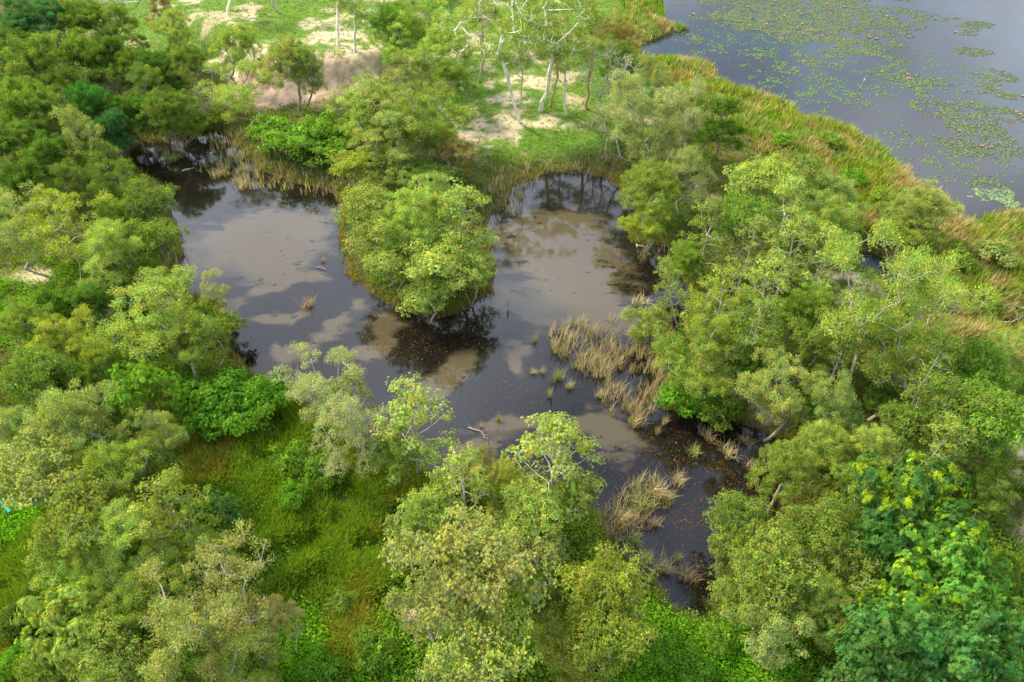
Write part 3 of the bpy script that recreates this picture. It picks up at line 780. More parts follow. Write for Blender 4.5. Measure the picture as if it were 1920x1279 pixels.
('bare',1132,240,26,7,'grey',"small bare tree at the lower lawn edge",'n',(1128,296)),
('sparse',1215,150,48,8,'grey',"sparse grey green tree backing the bare white trees",'n'),
('sparse',1262,220,54,9,'pale',"pale twiggy tree in front of the dark conical tree",'n'),
('sparse',1218,270,52,8,'grey',"grey twiggy tree above the pond's northeast corner",'n'),
('sparse',1300,205,40,9,'pale',"whitish bare limbed tree touching the dark conical tree",'n'),
('cone',1350,232,46,9,'dark',"dark green conical tree standing before the sedge",'n'),
('acacia',1222,345,66,7,'olive',"olive acacia over the pond's northeast corner",'n'),
('sparse',1290,318,50,7,'grey',"thin brownish tree right of the northeast corner acacia",'n'),
('acacia',1215,408,48,5,'yellow',"low yellowish tree drooping over the northeast shore",'n'),
# willowy clump and bushes
('acacia',700,190,74,9,'grey',"left crown of the grey willowy clump",'c'),
('acacia',778,150,66,10,'grey',"topmost crown of the grey willowy clump",'c'),
('acacia',812,222,78,9,'olive',"right crown of the grey willowy clump",'c'),
('acacia',740,245,74,8,'grey',"front crown of the grey willowy clump",'c'),
('acacia',850,280,48,6,'brown',"brownish low crown at the willowy clump's right foot",'c'),
('acacia',690,232,50,8,'lime',"yellowish low crown at the willowy clump's left foot",'c'),
('leafy',670,300,48,5,'yellow',"yellow green bushy tree at the base of the peninsula, left",'c'),
('leafy',745,312,54,5,'olive',"olive bushy tree at the base of the peninsula, middle",'c'),
('leafy',812,318,46,4.5,'dark',"dark bushy tree at the base of the peninsula, right",'c'),
('bush',505,240,46,3.6,'bright',"vivid green bush below the red bank, leftmost",'s'),
('bush',548,262,50,3.6,'bright',"vivid green bush below the red bank, second from left",'s'),
('bush',592,240,46,4.0,'bright',"tall vivid green bush below the red bank's right part",'s'),
('bush',618,272,44,3.2,'bright',"vivid green bush above the reeds, front right",'s'),
('bush',638,236,38,3.6,'mid',"green bush between the vivid bushes and the willowy clump",'s'),
('bush',390,222,30,2.6,'mid',"low green bush right of the northwest reeds",'s'),
('bush',355,222,26,2.6,'bright',"low bright bush above the northwest dry reeds",'s'),
('leafy',700,392,68,7.5,'lime',"left dome of the peninsula's light green canopy",'c'),
('acacia',785,398,74,8.5,'lime',"rear central dome of the peninsula's canopy",'c'),
('open',862,408,66,9,'lime',"right dome of the peninsula's light green canopy",'c'),
('leafy',732,468,76,7,'lime',"front left dome of the peninsula's canopy",'c'),
('leafy',822,484,80,6.5,'lime',"front central dome of the peninsula's canopy",'c'),
('leafy',800,540,54,4.5,'lime',"lowest crown at the very tip of the peninsula",'c'),
('leafy',880,500,44,5,'lime',"low crown at the peninsula's right shore",'c'),
# wood right of the pond
('sparse',822,372,40,8.2,'grey',"thin twiggy crown sticking out at the rear of the peninsula canopy",'c'),
('leafy',1425,325,68,8,'lime',"yellow green tree at the top of the right hand wood",'r'),
('open',1500,345,50,8,'mid',"mid green tree beside the sedge at the wood's top",'r'),
('acacia',1560,352,56,6,'grey',"grey green tree furthest into the sedge",'r'),
('leafy',1400,395,52,8,'bright',"bright dense tree below the yellow green top tree",'r'),
('open',1480,390,50,10,'lime',"airy lime tree with white limbs among the upper wood",'r'),
('acacia',1548,410,62,9,'lime',"light tree on a forked white trunk by the creek",'r'),
('open',1330,440,56,8,'mid',"leafy tree overhanging the dark bay of the pond",'r'),
('dense',1290,480,38,6,'mid',"small dense tree right at the dark bay's edge",'r'),
('open',1410,450,44,11,'grey',"narrow upright grey green tree in the upper wood",'r'),
('open',1480,470,54,10,'lime',"upright lime tree in the middle of the upper wood",'r'),
('open',1545,482,52,9,'lime',"light green rounded tree left of the creek",'r'),
('open',1252,528,28,8,'lime',"slim young tree standing before the dark bay",'r',(1275,600)),
('open',1350,560,54,9,'olive',"olive tree with white twigs behind the reed bed",'r'),
('open',1430,545,54,9,'lime',"lime topped tree in the middle of the right wood",'r'),
('sparse',1325,610,50,8,'yellow',"thin tree with bare pale twigs above the round olive tree",'r'),
('open',1425,620,60,8,'mid',"tree with white fork right of the thin twigged tree",'r'),
('dense',1500,575,46,7,'mid',"dense tree left of the great forked trunks",'r'),
('acacia',1706,422,60,6,'olive',"olive acacia by the creek mouth among the sedge",'r'),
('acacia',1735,385,56,6,'grey',"grey green acacia at the lake edge",'r'),
('leafy',1215,588,44,4,'olive',"low olive tree at the reed bed's upper edge",'r'),
('acacia',1310,690,72,6,'olive',"round olive tree just right of the reed bed",'r'),
('bush',1285,735,48,3,'fresh',"vivid green bush between reed bed and round olive tree",'s'),
('bush',1345,748,50,3,'mid',"green bush at the water's edge below the round olive tree",'s'),
('bush',1262,650,34,3,'bright',"small bright bush right behind the reed bed",'s'),
('leafy',1538,622,52,7,'mid',"full crown left of the great forked trunks",'r'),
('open',1572,668,34,7,'mid',"narrow crown directly left of the great forked trunks",'r'),
('sparse',1635,560,92,13,'lime',"great sparse tree on long forked brown trunks",'r',(1590,742)),
('sparse',1712,575,82,12,'lime',"second great sparse tree leaning right over the clearing",'r',(1625,790)),
('acacia',1470,722,70,7.5,'grey',"rounded grey green tree below the wood's centre, left of a pair",'r'),
('acacia',1560,752,60,7,'grey',"rounded grey green tree, right of the pair below the wood's centre",'r'),
('dense',1400,690,38,4.5,'dark',"low dark tree behind the water's edge bush",'r'),
('acacia',1545,832,62,7.5,'lime',"light green domed tree above the big feathery crown",'r'),
('acacia',1625,838,58,7.5,'lime',"light green domed tree touching the big feathery crown's top",'r'),
('acacia',1478,872,64,6.5,'olive',"olive tree with pale twigs over the pond's lower right bay",'r'),
('open',1750,690,56,8,'mid',"leafy tree in the clearing right of the forked trunks",'r'),
('leafy',1840,690,62,8,'bright',"bright leafy tree near the right edge above the largest crown",'r'),
('acacia',1895,655,46,7,'grey',"grey green tree cut by the right edge below the creek",'r'),
('leafy',1780,770,76,9,'mid',"large mid green crown in the right wood below the clearing",'r'),
('leafy',1868,772,76,9,'bright',"largest bright crown against the right edge",'r'),
('leafy',1712,795,54,6,'mid',"crown with scattered yellow leaves right of the forked trunk's foot",'r'),
('open',1765,845,56,8,'olive',"olive crown behind the big feathery tree",'r'),
('leafy',1838,850,42,7,'mid',"green crown at the right edge above the bare soil",'r'),
('dense',1650,702,36,3,'dark',"dark crown in the hollow among the forked trunks",'r'),
('dense',1665,748,36,2.6,'dark',"low shaded tree at the forked trunks' feet",'r'),
# lower right
('leafy',1385,962,54,7,'mid',"round green tree standing over the lower right water",'b'),
('leafy',1372,1020,42,5,'olive',"lower crown under the round waterside tree",'b'),
('leafy',1600,940,60,8,'mid',"green tree touching the feathery tree's left side",'b'),
('leafy',1540,985,66,8,'mid',"green tree left of the great feathery trees",'b'),
('leafy',1462,1058,78,8.5,'olive',"large olive green tree above the bottom right ground cover",'b'),
('flowering',1590,1050,58,8,'olive',"tree with cream flower tips left of the feathery trees",'b'),
('leafy',1400,1115,62,6,'olive',"olive crown nearest the pond's lowest corner",'b'),
('acacia',1545,1130,60,7,'olive',"dull olive tree beneath the large olive green one",'b'),
('leafy',1455,1185,60,5,'grey',"pale low tree beside the vivid ground cover",'b'),
('feathertip',1690,930,92,10,'blue',"great feathery tree dotted with yellow green tips, topmost",'b'),
('feathertip',1768,980,84,10,'blue',"great feathery tree dotted with yellow green tips, right",'b'),
('feather',1650,1010,66,8,'blue',"dark feathery tree under the tip dotted pair",'b'),
('feather',1780,1060,84,9,(0.15,0.31,0.045),"vivid green feathery tree beneath the tip dotted pair",'b'),
('feathertip',1715,1110,72,9,(0.12,0.27,0.045),"feathery tree with a few bright tips in the lower right",'b'),
('feather',1845,1095,60,8,(0.15,0.31,0.055),"bright feathery tree by the bare soil at the right edge",'b'),
('feather',1650,1190,84,8,'teal',"blue green feathery tree at the bottom edge, left",'b'),
('feather',1750,1200,86,8,'blue',"blue green feathery tree at the bottom edge, middle",'b'),
('feather',1850,1205,84,8,'blue',"blue green feathery tree in the bottom right corner",'b'),
('feather',1600,1262,50,5,'teal',"low blue green tree on the bottom edge right of the ground cover",'b'),
('leafy',1862,930,34,5,'mid',"small green tree among the right edge soil patches",'b'),
('bush',1890,1060,30,2.5,'mid',"low bush on the right edge soil",'s'),
# bottom centre
('acacia',905,878,44,6,'brown',"thin brownish tree between the two front pond trees",'b'),
('sparse',948,905,40,6,'yellow',"thin yellowish tree behind the cream flowered tree",'b'),
('open',868,908,70,10,'lime',"green tree with white trunk at the top of the central foreground clump",'b'),
('leafy',800,955,60,9,'lime',"left crown of the central foreground clump",'b'),
('open',1042,852,90,9,'lime',"lime tree with pale branches silhouetted on the pond",'b'),
('leafy',1080,920,46,5,'mid',"green crown at the foot of the lime pond tree",'b'),
('leafy',990,960,66,9,'lime',"green crown right of the white trunk in the foreground clump",'b'),
('flowering',765,1005,50,8,'grey',"cream flowered crown furthest left in the central clump",'b'),
('flowering',885,1060,128,9.5,(0.31,0.37,0.10),"great cream flowered tree at the centre of the foreground",'b'),
('flowering',1015,1015,56,8,(0.30,0.37,0.11),"cream flowered crown reaching right on a white bough",'b'),
('flowering',800,1125,66,7,(0.32,0.37,0.10),"cream flowered crown low on the left of the clump",'b'),
('flowering',905,1200,92,7,'lime',"cream flowered tree near the bottom edge",'b'),
('flowering',850,1262,60,5,'grey',"cream flowered crown cut by the bottom edge",'b'),
('leafy',1140,1090,86,7,'yellow',"rounded yellow olive bushy tree right of the flowered clump",'b'),
('leafy',1135,1180,80,6,'yellow',"second yellow olive bushy tree, nearer the bottom edge",'b'),
('leafy',1045,1195,56,4,'olive',"olive bushy tree between flowered tree and yellow olive pair",'b'),
('leafy',1080,1255,60,4.5,'yellow',"yellow olive bush on the bottom edge",'b'),
('dense',1020,1110,50,4,'dark',"low dark tree in the gap below the white bough",'b'),
# sedge shrubs and bushes of the meadow
('bush',1235,1215,40,2.2,'fresh',"vivid bush in the ground cover below the pond's lowest corner",'s'),
('bush',1300,1250,44,2.0,'fresh',"vivid bush on the bottom edge in the ground cover",'s'),
('bush',1350,1195,34,1.8,'bright',"low bush between ground cover and pale low tree",'s'),
('bush',700,1215,44,2.0,'bright',"meadow bush near the bottom edge left of the flowered clump",'s'),
('bush',600,1255,50,1.8,'fresh',"vivid meadow bush on the bottom edge",'s'),
('bush',640,1130,34,1.5,'mid',"low meadow bush above the bottom edge bushes",'s'),
('bush',40,1150,46,2.4,'dark',"dark bush beside the cable in the lower left corner",'s'),
('bush',30,1235,46,2.6,'fresh',"vivid bush in the bottom left corner beside the cable",'s'),
('bush',130,540,34,2.2,'mid',"green bush in the left clearing above the yellow olive tree",'s'),
('bush',75,560,36,2.2,'bright',"bright bush in the left clearing near the edge",'s'),
('bush',1660,365,26,1.8,'mid',"low bush in the sedge behind the lake edge acacia",'s'),
('bush',1470,262,24,1.6,'bright',"small bright bush in the middle of the sedge",'s'),
('bush',1605,330,24,1.7,'fresh',"fresh green bush in the sedge above the grey green acacia",'s'),
('bush',1870,470,40,2.6,'grey',"grey green bush in the sedge at the right edge",'s'),
('bush',1800,480,34,2.4,'mid',"green bush in the sedge right of the creek mouth",'s'),
('bush',1560,260,26,2.0,'mid',"green bush on the lake's edge in the sedge",'s'),
('bush',1668,575,24,1.6,'olive',"bush on bare soil behind the great sparse trees",'s'),
]
for t in TREES:
    if t[7] == 'w' or (t[7] == 'l' and t[2] < 420):
        t = t[:5] + ({'olive': 'wood', 'mid': (0.150, 0.235, 0.034), 'teal': (0.06, 0.17, 0.05), 'blue': (0.07, 0.21, 0.035), 'dark': (0.095, 0.175, 0.024)}.get(t[5], t[5]),) + t[6:]
    plant(t[0], t[1], t[2], t[3], t[4], t[5], t[6], GT[t[7]], base=t[8] if len(t) > 8 else None)

# ------------------------------------------------------------------ ground plants
def in_view(x, y, z, m=60):
    u, v, d = proj(x, y, z)
    return (u > -m) & (u < 1920 + m) & (v > -m) & (v < 1279 + m) & (d > 5)
def scatter(rng, n, dens_pow=1.0):
    """points over the visible ground, spread evenly over the picture's area (then by distance)"""
    px = rng.uniform(-60, 1980, n); py = rng.uniform(-60, 1340, n)
    u = (px - 960) / FPX; v = (639.5 - py) / FPX
    dz = v * CP - SP; t = -CAM_H / dz
    return u * t, (v * SP + CP) * t, t
def blades(rng, x, y, z, h, w, per, spread, bend, colr):
    """tufts of grass: per blades at each point, each a bent strip of two faces"""
    n = len(x) * per; i = np.repeat(np.arange(len(x)), per)
    a = rng.rand(n) * 6.283
    P = np.stack([x[i] + np.cos(a) * spread * rng.rand(n), y[i] + np.sin(a) * spread * rng.rand(n), z[i] - 0.03], 1)
    hh = h[i] * rng.uniform(0.55, 1.15, n)
    az = a + rng.randn(n) * 0.8; o = np.stack([np.cos(az), np.sin(az), 0 * az], 1)
    s = np.stack([-np.sin(az), np.cos(az), 0 * az], 1) * (w[i] * 0.5)[:, None]
    bd = (bend * hh * rng.uniform(0.3, 1.3, n))[:, None]
    m = P + o * bd * 0.3; m[:, 2] += hh * 0.6
    t = P + o * bd; t[:, 2] += hh
    V = np.stack([P - s, P + s, m + s * 0.8, m - s * 0.8, t], 1).reshape(-1, 3)
    b = np.arange(n)[:, None] * 5
    F4 = b + np.array([[0, 1, 2, 3]]); F3 = b + np.array([[3, 2, 4]])
    c = np.repeat(colr[i] * np.exp(rng.randn(n, 1) * 0.18), 5, 0)
    return V, F4, F3, c
def pick(rng, n, cols, p=None):
    return np.array(cols)[rng.choice(len(cols), n, p=p)]

rng = np.random.RandomState(77)
# grass of the lawn, the meadow and the undergrowth
x, y, t = scatter(rng, 230000)
d = shore(x, y); z = height(x, y)
zl = zone(LAWN, x, y, 0.2, 0.2, 8); zm = zone(MEADOW, x, y, 0.2, 0.2, 6); zd = zsedge(x, y)
zs = np.maximum(0.85 * zone(SOIL, x, y, 0.4, 1.1, 2.5), zone(REDBANK, x, y, 0.3, 0.4))
bare_l = zl * sstep(0.62, 0.72, fbm(x + 40, y, 4.0, 4))
keep = (d > 0.1) & (rng.rand(len(x)) > np.maximum(zs * 0.97, bare_l * 0.8)) & (zd < 0.5) & (rng.rand(len(x)) < 0.45 + 0.55 * np.maximum(zm, zl))
x, y, z, t, d, zl, zm = [q[keep] for q in (x, y, z, t, d, zl, zm)]
n = len(x)
f1, f2 = fbm(x, y, 7, 4), fbm(x + 31, y + 8, 3.2, 4)
cl = pick(rng, n, [(0.17,0.36,0.035),(0.22,0.38,0.04),(0.27,0.37,0.055)])
cmw = pick(rng, n, [(0.18,0.29,0.015),(0.23,0.31,0.02),(0.13,0.24,0.015)])
cbr = pick(rng, n, [(0.30,0.25,0.03),(0.29,0.18,0.04),(0.25,0.28,0.02)])
cu = pick(rng, n, [(0.12,0.20,0.018),(0.16,0.20,0.02),(0.19,0.17,0.03)])
def mixc(a, b, w): return a * (1 - w[:, None]) + b * w[:, None]
wb = sstep(0.50, 0.62, 0.5 * f1 + 0.5 * f2) * 0.75
c = mixc(cu, mixc(cmw, cbr, wb), zm)
c = mixc(c, mixc(cl, pick(rng, n, [(0.2,0.2,0.06)]), sstep(0.5, 0.62, f2) * 0.5), zl)
c = mixc(c, cbr * 1.1, sstep(1.6, 0.4, d) * 0.7)
h = 0.34 + 0.75 * zm * sstep(0.4, 0.62, fbm(x + 3, y + 60, 1.8, 3)) + 0.1 * f1 - 0.14 * zl
w = 0.0009 * t + 0.010
V, F4, F3, cc = blades(rng, x, y, z, h, w, 5, 0.22, 0.5, c)
g = link("grass", mesh_from("grass", V, F4, F3, cc, M_GRASS)); tag(g, "green grass of the lawn, meadow and wood floor", "grass", kind="stuff")

# sedge: tall yellow, green and rusty grass between the ponds
x, y, t = scatter(rng, 150000)
zd = zsedge(x, y); d = shore(x, y)
k = (zd > 0.35) & (d > -0.15); x, y, t, d = x[k], y[k], t[k], d[k]; z = height(x, y); n = len(x)
f1, f2 = 0.6 * fbm(x, y, 5, 5) + 0.4 * fbm(x + 15, y, 1.5, 3), 0.5 * fbm(x + 90, y + 8, 3.0, 4) + 0.5 * fbm(x + 19, y + 8, 1.1, 3)
c = pick(rng, n, [(0.25,0.29,0.035),(0.20,0.27,0.03),(0.31,0.30,0.05)])
c = mixc(c, pick(rng, n, [(0.38,0.29,0.12),(0.46,0.36,0.20),(0.30,0.21,0.08)]), sstep(0.44, 0.52, f1) * 0.85)
c = c * np.exp(rng.randn(n, 1) * 0.22)
c = mixc(c, pick(rng, n, [(0.11,0.25,0.02),(0.15,0.28,0.02)]), sstep(0.50, 0.58, f2) * 0.8)
V, F4, F3, cc = blades(rng, x, y, z, 0.55 + 0.9 * fbm(x + 4, y + 2, 1.6, 3), 0.0010 * t + 0.010, 8, 0.35, 0.55, c)
g = link("sedge", mesh_from("sedge", V, F4, F3, cc, M_GRASS)); tag(g, "tall yellow green and rusty sedge between pond and lake", "sedge", kind="stuff")

# leafy ground cover and undergrowth
x, y, t = scatter(rng, 95000)
zc_ = zone(COVER, x, y, 0.2, 0.2, 5); d = shore(x, y)
zl = zone(LAWN, x, y, 0.2, 0.2, 8); zm = zone(MEADOW, x, y, 0.2, 0.2, 6); zd = zsedge(x, y)
zs = np.maximum(0.85 * zone(SOIL, x, y, 0.4, 1.1, 2.5), zone(REDBANK, x, y, 0.3, 0.4))
f = fbm(x, y, 5, 4)
pr = np.maximum(zc_ * sstep(0.3, 0.45, fbm(x + 9, y, 2.0, 3)), 0.42 * sstep(0.42, 0.55, f)) * (1 - zl * 0.9) * (1 - zd * 0.45) * (1 - zs) * (1 - zm * 0.1 * (zc_ < 0.3))
k = (rng.rand(len(x)) < pr) & (d > 0.5); x, y, t, zc_, f = x[k], y[k], t[k], zc_[k], f[k]; z = height(x, y)
per = 14; n = len(x) * per; i = np.repeat(np.arange(len(x)), per)
hh = 0.35 + 0.9 * fbm(x + 5, y + 5, 4, 3) * (1 - 0.3 * zc_)
P = np.stack([x[i], y[i], z[i]], 1) + rng.randn(n, 3) * np.array([0.3, 0.3, 0.0])
P[:, 2] += hh[i] * rng.uniform(0.15, 1.0, n)
V, F = leaf_quads(P, rng.randn(n, 3) + np.array([0, 0, 0.2]), rng.randn(n, 3) * 0.5 + np.array([0, 0, 1.0]), 0.15 * rng.uniform(0.6, 1.5, n), 0.09 * rng.uniform(0.7, 1.3, n))
base = mixc(pick(rng, len(x), [(0.12,0.24,0.018),(0.16,0.25,0.02),(0.09,0.19,0.02)]), pick(rng, len(x), [(0.13,0.38,0.010),(0.19,0.40,0.012),(0.10,0.30,0.015),(0.24,0.30,0.03)], [.35,.3,.25,.1]), zc_ * (0.6 + 0.4 * sstep(0.4, 0.6, fbm(x, y + 50, 2.5, 3))))
cc = np.repeat(base[i] * np.exp(rng.randn(n, 1) * 0.2), 4, 0)
g = link("undergrowth", mesh_from("undergrowth", V, F, None, cc, M_GRASS)); tag(g, "low leafy undergrowth and ground cover between the trees", "ground cover", kind="stuff")

# ------------------------------------------------------------------ reeds
STRAW = [(0.40,0.31,0.19),(0.46,0.37,0.25),(0.28,0.20,0.13),(0.27,0.27,0.09)]
BED = [(1075,640,48,34),(1110,660,50,40),(1160,660,60,60),(1190,700,55,60),(1170,740,40,40),(1205,760,40,40),(1230,620,40,30),(1180,610,50,16)]
BANKR = [(350,262,60,12),(430,270,30,20),(440,310,60,26),(500,332,60,24),(580,348,60,18),(950,365,32,36),(925,390,22,26),(975,338,30,16),(1060,316,70,8),
         (1180,965,40,50),(1215,930,40,30),(1145,1000,24,20),(1130,320,40,10),(1160,985,30,40),(1230,480,30,14)]
x, y, t = scatter(rng, 120000)
zb = zone(BED, x, y, 0.3, 0.6, 2.0); k = (zb > 0.4) & (rng.rand(len(x)) < 0.9 * sstep(0.36, 0.56, fbm(x, y, 1.1, 3))) & (shore(x, y) < 1.0)
def reed_stuff(name, x, y, t, hgt, cols, p, label, per=4, bend=0.5):
    z = np.maximum(height(x, y), -0.05)
    V, F4, F3, cc = blades(rng, x, y, z, hgt, 0.0006 * t + 0.008, per, 0.22, bend, pick(rng, len(x), cols, p))
    tag(link(name, mesh_from(name, V, F4, F3, cc, M_GRASS)), label, "reeds", kind="stuff")
reed_stuff("reed_bed", x[k], y[k], t[k], 0.6 + 0.9 * rng.rand(k.sum()), STRAW, [.35,.3,.2,.15], "straw coloured reed bed standing in the pond's right side", 5)
zb = zone(BANKR, x, y, 0.3, 0.55, 2.0); k = (zb > 0.4) & (rng.rand(len(x)) < 0.5) & (shore(x, y) < 2.5)
reed_stuff("bank_reeds", x[k], y[k], t[k], 0.7 + 0.7 * rng.rand(k.sum()), STRAW + [(0.15,0.2,0.03)], [.25,.2,.2,.2,.15], "dry reeds and yellow grass along the pond's banks")
d = shore(x, y); k = (np.abs(d - 0.25) < 0.4) & (sdf_poly(PW[1], x, y) > 3) & (rng.rand(len(x)) < 0.9)
reed_stuff("shore_grass", x[k], y[k], t[k], 0.5 + 0.5 * rng.rand(k.sum()), [(0.14,0.2,0.03),(0.24,0.22,0.06),(0.3,0.22,0.1)], [.4,.35,.25], "yellowish grass fringe on the waterline", 5)

RT = []
for s in range(3):
    r2 = np.random.RandomState(40 + s); n = 38
    a = r2.rand(n) * 6.283; rad = 0.62 * np.sqrt(r2.rand(n)) * (0.6 + 0.4 * np.sin(a * 2 + s))
    x2, y2 = np.cos(a) * rad, np.sin(a) * rad
    V, F4, F3, cc = blades(r2, x2, y2, 0 * x2, 0.7 + 0.8 * r2.rand(n), np.full(n, 0.026), 3, 0.2, 0.6, pick(r2, n, [(1.2,1.2,1.2),(0.95,0.9,0.85),(0.8,1.0,0.5)]))
    RT.append(mesh_from("reed_tuft", V, F4, F3, cc, M_REED))
def tuft(px, py, r, hgt, cx, label, k=0):
    (x, y), t = gp(px, py); z = max(hz(x, y), 0.0)
    o = link("reed_tuft", RT[k % 3]); s = r * t / FPX / (0.75 if r > 14 else 0.95)
    o.location = (x, y, z - 0.02 if z > 0.05 else -0.05); o.scale = (s, s, hgt / 1.3); o.rotation_euler = (0, 0, ROT.uniform(0, 6.28)); o.color = tuple(cx) + (1,)
    tag(o, label, "reeds", "separate reed tufts in the pond")
ST, GR, BRN = (0.44,0.35,0.21), (0.27,0.30,0.10), (0.32,0.23,0.15)
for a in [(578,575,18,1.0,BRN,"brown and green reed islet in the open west water",0),
          (327,300,24,0.8,GR,"yellow green grass islet in the northwest arm",1),
          (312,292,10,0.9,ST,"dry reed sprigs left of the yellow green islet",2),
          (605,490,10,0.5,BRN,"small brown reed tuft near the peninsula's left shore",1),
          (1003,640,9,0.9,GR,"single green reed sprig left of the reed bed",2),
          (1045,712,16,1.3,GR,"green reed tuft below the reed bed's left end",0),
          (1018,700,9,0.8,ST,"straw sprig left of the green reed tuft",1),
          (1068,728,14,1.0,ST,"bent straw tuft right of the green reed tuft",2),
          (1030,742,10,0.9,GR,"thin green tuft under the bent straw tuft",0),
          (1000,700,12,0.5,ST,"flattened straw blades on open water left of the tufts",1),
          (1125,745,14,0.9,ST,"straw tuft in front of the reed bed's middle",0),
          (1190,795,18,1.1,ST,"straw tuft hanging at the reed bed's lowest corner",1),
          (1232,812,12,0.8,BRN,"brown tuft just below the reed bed's lowest corner",2),
          (1245,795,12,0.8,ST,"straw sprig in the dark water beneath the vivid bush",0),
          (935,790,10,1.0,GR,"green sprigs on a weed patch in front of the lime tree",1),
          (900,800,12,0.5,BRN,"dark dead sprigs on the small weed patch",2),
          (1325,820,22,0.8,BRN,"brown sprawling reeds in the dark right bay, upper",0),
          (1365,850,24,0.8,ST,"straw sprawling reeds in the dark right bay, middle",1),
          (1300,850,18,0.7,GR,"green reeds in the dark right bay, left",2),
          (1395,830,18,0.7,BRN,"brown reeds near the right bay's bank",0),
          (1410,880,18,0.7,ST,"straw reeds under the olive tree of the right bay",1),
          (1270,905,20,1.0,ST,"straw tuft in the channel above the lower reed spit",2),
          (1235,930,26,1.2,ST,"large straw clump at the top of the lower reed spit",0),
          (1200,950,26,1.2,GR,"greenish clump in the middle of the lower reed spit",1),
          (1165,975,24,1.1,ST,"straw clump at the left of the lower reed spit",2),
          (1225,985,16,0.9,BRN,"bent brown clump in front of the lower reed spit",0),
          (1190,1020,18,1.0,GR,"green clump below the lower reed spit",1),
          (1210,1050,18,1.0,ST,"straw clump halfway to the pond's lowest corner",2),
          (1245,1070,22,1.1,ST,"large straw clump near the pond's lowest corner",0),
          (1285,1085,24,1.0,BRN,"brown clump near the pond's lowest corner, right",1),
          (1270,1050,14,0.9,GR,"greenish sprigs above the brown clump near the corner",2),
          (1330,1135,18,0.8,GR,"dark green tuft in the pond's lowest corner",0),
          (450,300,18,1.0,GR,"green reed tuft in the northwest arm beside sky reflection",1),
          (410,330,18,1.0,ST,"straw reed clump at the left of the northwest reed bank",2),
          (455,350,18,0.9,ST,"straw reed clump in front of the northwest reed bank",0),
          (1200,570,22,0.9,ST,"straw reeds under the low olive tree above the reed bed",2)]:
    tuft(*a)

# ------------------------------------------------------------------ floating leaves
FL = [(830,620,130,50,1.0),(760,640,90,40,.9),(880,590,70,30,.9),(1210,500,60,40,.8),(1330,860,110,80,1.0),(1300,960,80,80,1.0),(1280,1060,60,70,.7),(1060,350,90,30,.5),
      (650,540,60,40,.5),(560,660,120,50,.35),(900,740,120,60,.35),(1160,870,60,40,.5),(330,320,70,40,.5),(700,620,60,40,.7),(1200,960,90,60,.5),(850,760,200,80,.15),(600,560,250,120,.12)]
x, y, t = scatter(rng, 170000); d = shore(x, y); pr = np.zeros(len(x))
for (a, b, c1, c2, wgt) in FL: pr = np.maximum(pr, wgt * zone([(a, b, c1, c2)], x, y, 0.5, 0.4, 3.0))
k = (d < -0.1) & (rng.rand(len(x)) < pr * 1.0 * sstep(0.38, 0.6, fbm(x, y, 0.9, 3))); x, y, t = x[k], y[k], t[k]; n = len(x)
P = np.stack([x, y, np.full(n, 0.008)], 1); D = rng.randn(n, 3); D[:, 2] = 0.02
N = np.tile(np.array([[0, 0, 1.0]]), (n, 1)) + rng.randn(n, 3) * 0.1
V, F = leaf_quads(P, D, N, 0.085 * rng.uniform(0.5, 1.5, n), 0.05 * rng.uniform(0.6, 1.4, n)); V[:, 2] = np.maximum(V[:, 2], 0.004)
cc = np.repeat(pick(rng, n, [(0.32,0.13,0.035),(0.22,0.10,0.03),(0.12,0.06,0.025),(0.08,0.05,0.03),(0.4,0.24,0.06)], [.10,.24,.32,.30,.04]), 4, 0)
tag(link("fallen_leaves", mesh_from("fallen_leaves", V, F, None, cc, M_GRASS)), "orange and brown fallen leaves floating on the pond", "leaves", kind="stuff")

# ------------------------------------------------------------------ lily pads
def pad_mesh(seed):
    r2 = np.random.RandomState(seed); k = 11
    a = np.linspace(0.25, 2 * math.pi - 0.25, k); rr = 0.165 * (1 + 0.06 * r2.randn(k))
    top = [(0, 0, 0.012)] + [(math.cos(b) * q_, math.sin(b) * q_, 0.014) for b, q_ in zip(a, rr)]
    bot = [(p_[0], p_[1], 0.002) for p_ in top]
    V = np.array(top + bot); m = k + 1
    F3 = [(0, i + 1, i + 2) for i in range(k - 1)]
    F4 = [(i + 2, i + 1, i + 1 + m, i + 2 + m) for i in range(k - 1)] + [(1, 0, m, m + 1), (0, k, k + m, m)]
    return V, np.array(F4), np.array(F3)
PV, PF4, PF3 = pad_mesh(3)
DENSE = [(1440,12,140,22),(1550,20,140,30),(1480,45,90,14),(1505,65,60,16),(1610,40,95,22),(1640,85,55,16),(1600,97,50,5),(1515,115,28,11),(1570,76,40,10),
         (1675,135,34,12),(1722,155,44,15),(1690,112,22,7),(1725,24,20,4),(1775,34,25,5),(1830,50,30,8),(1812,60,20,5),(1828,97,30,10),(1850,150,20,9),(1882,142,22,9),
         (1850,170,28,12),(1740,205,24,14),(1800,200,32,14),(1862,215,34,16),(1832,238,48,14),(1786,222,20,12),(1870,265,34,22),(1822,270,40,18),(1852,350,32,22),
         (1905,182,14,5),(1905,215,14,16),(1700,250,12,6),(1390,40,50,12)]
LOOSE = [(1345,75,30,12),(1400,100,35,8),(1440,112,35,12),(1465,130,32,8),(1522,142,30,12),(1510,170,14,8),(1540,182,25,10),(1590,192,20,18),(1560,215,14,4),(1532,217,12,4),
         (1690,266,25,14),(1722,300,30,14),(1755,282,30,18),(1762,310,25,10),(1815,315,20,6),(1902,308,16,10),(1890,372,36,14),(1655,253,22,4),(1790,242,14,10),(1430,150,18,4),
         (1680,215,10,4),(1310,98,30,4),(1310,34,20,4),(1570,110,40,6),(1590,120,30,4),(1820,405,8,4),(1740,325,14,5),(1700,235,10,3),(1640,165,14,4)]
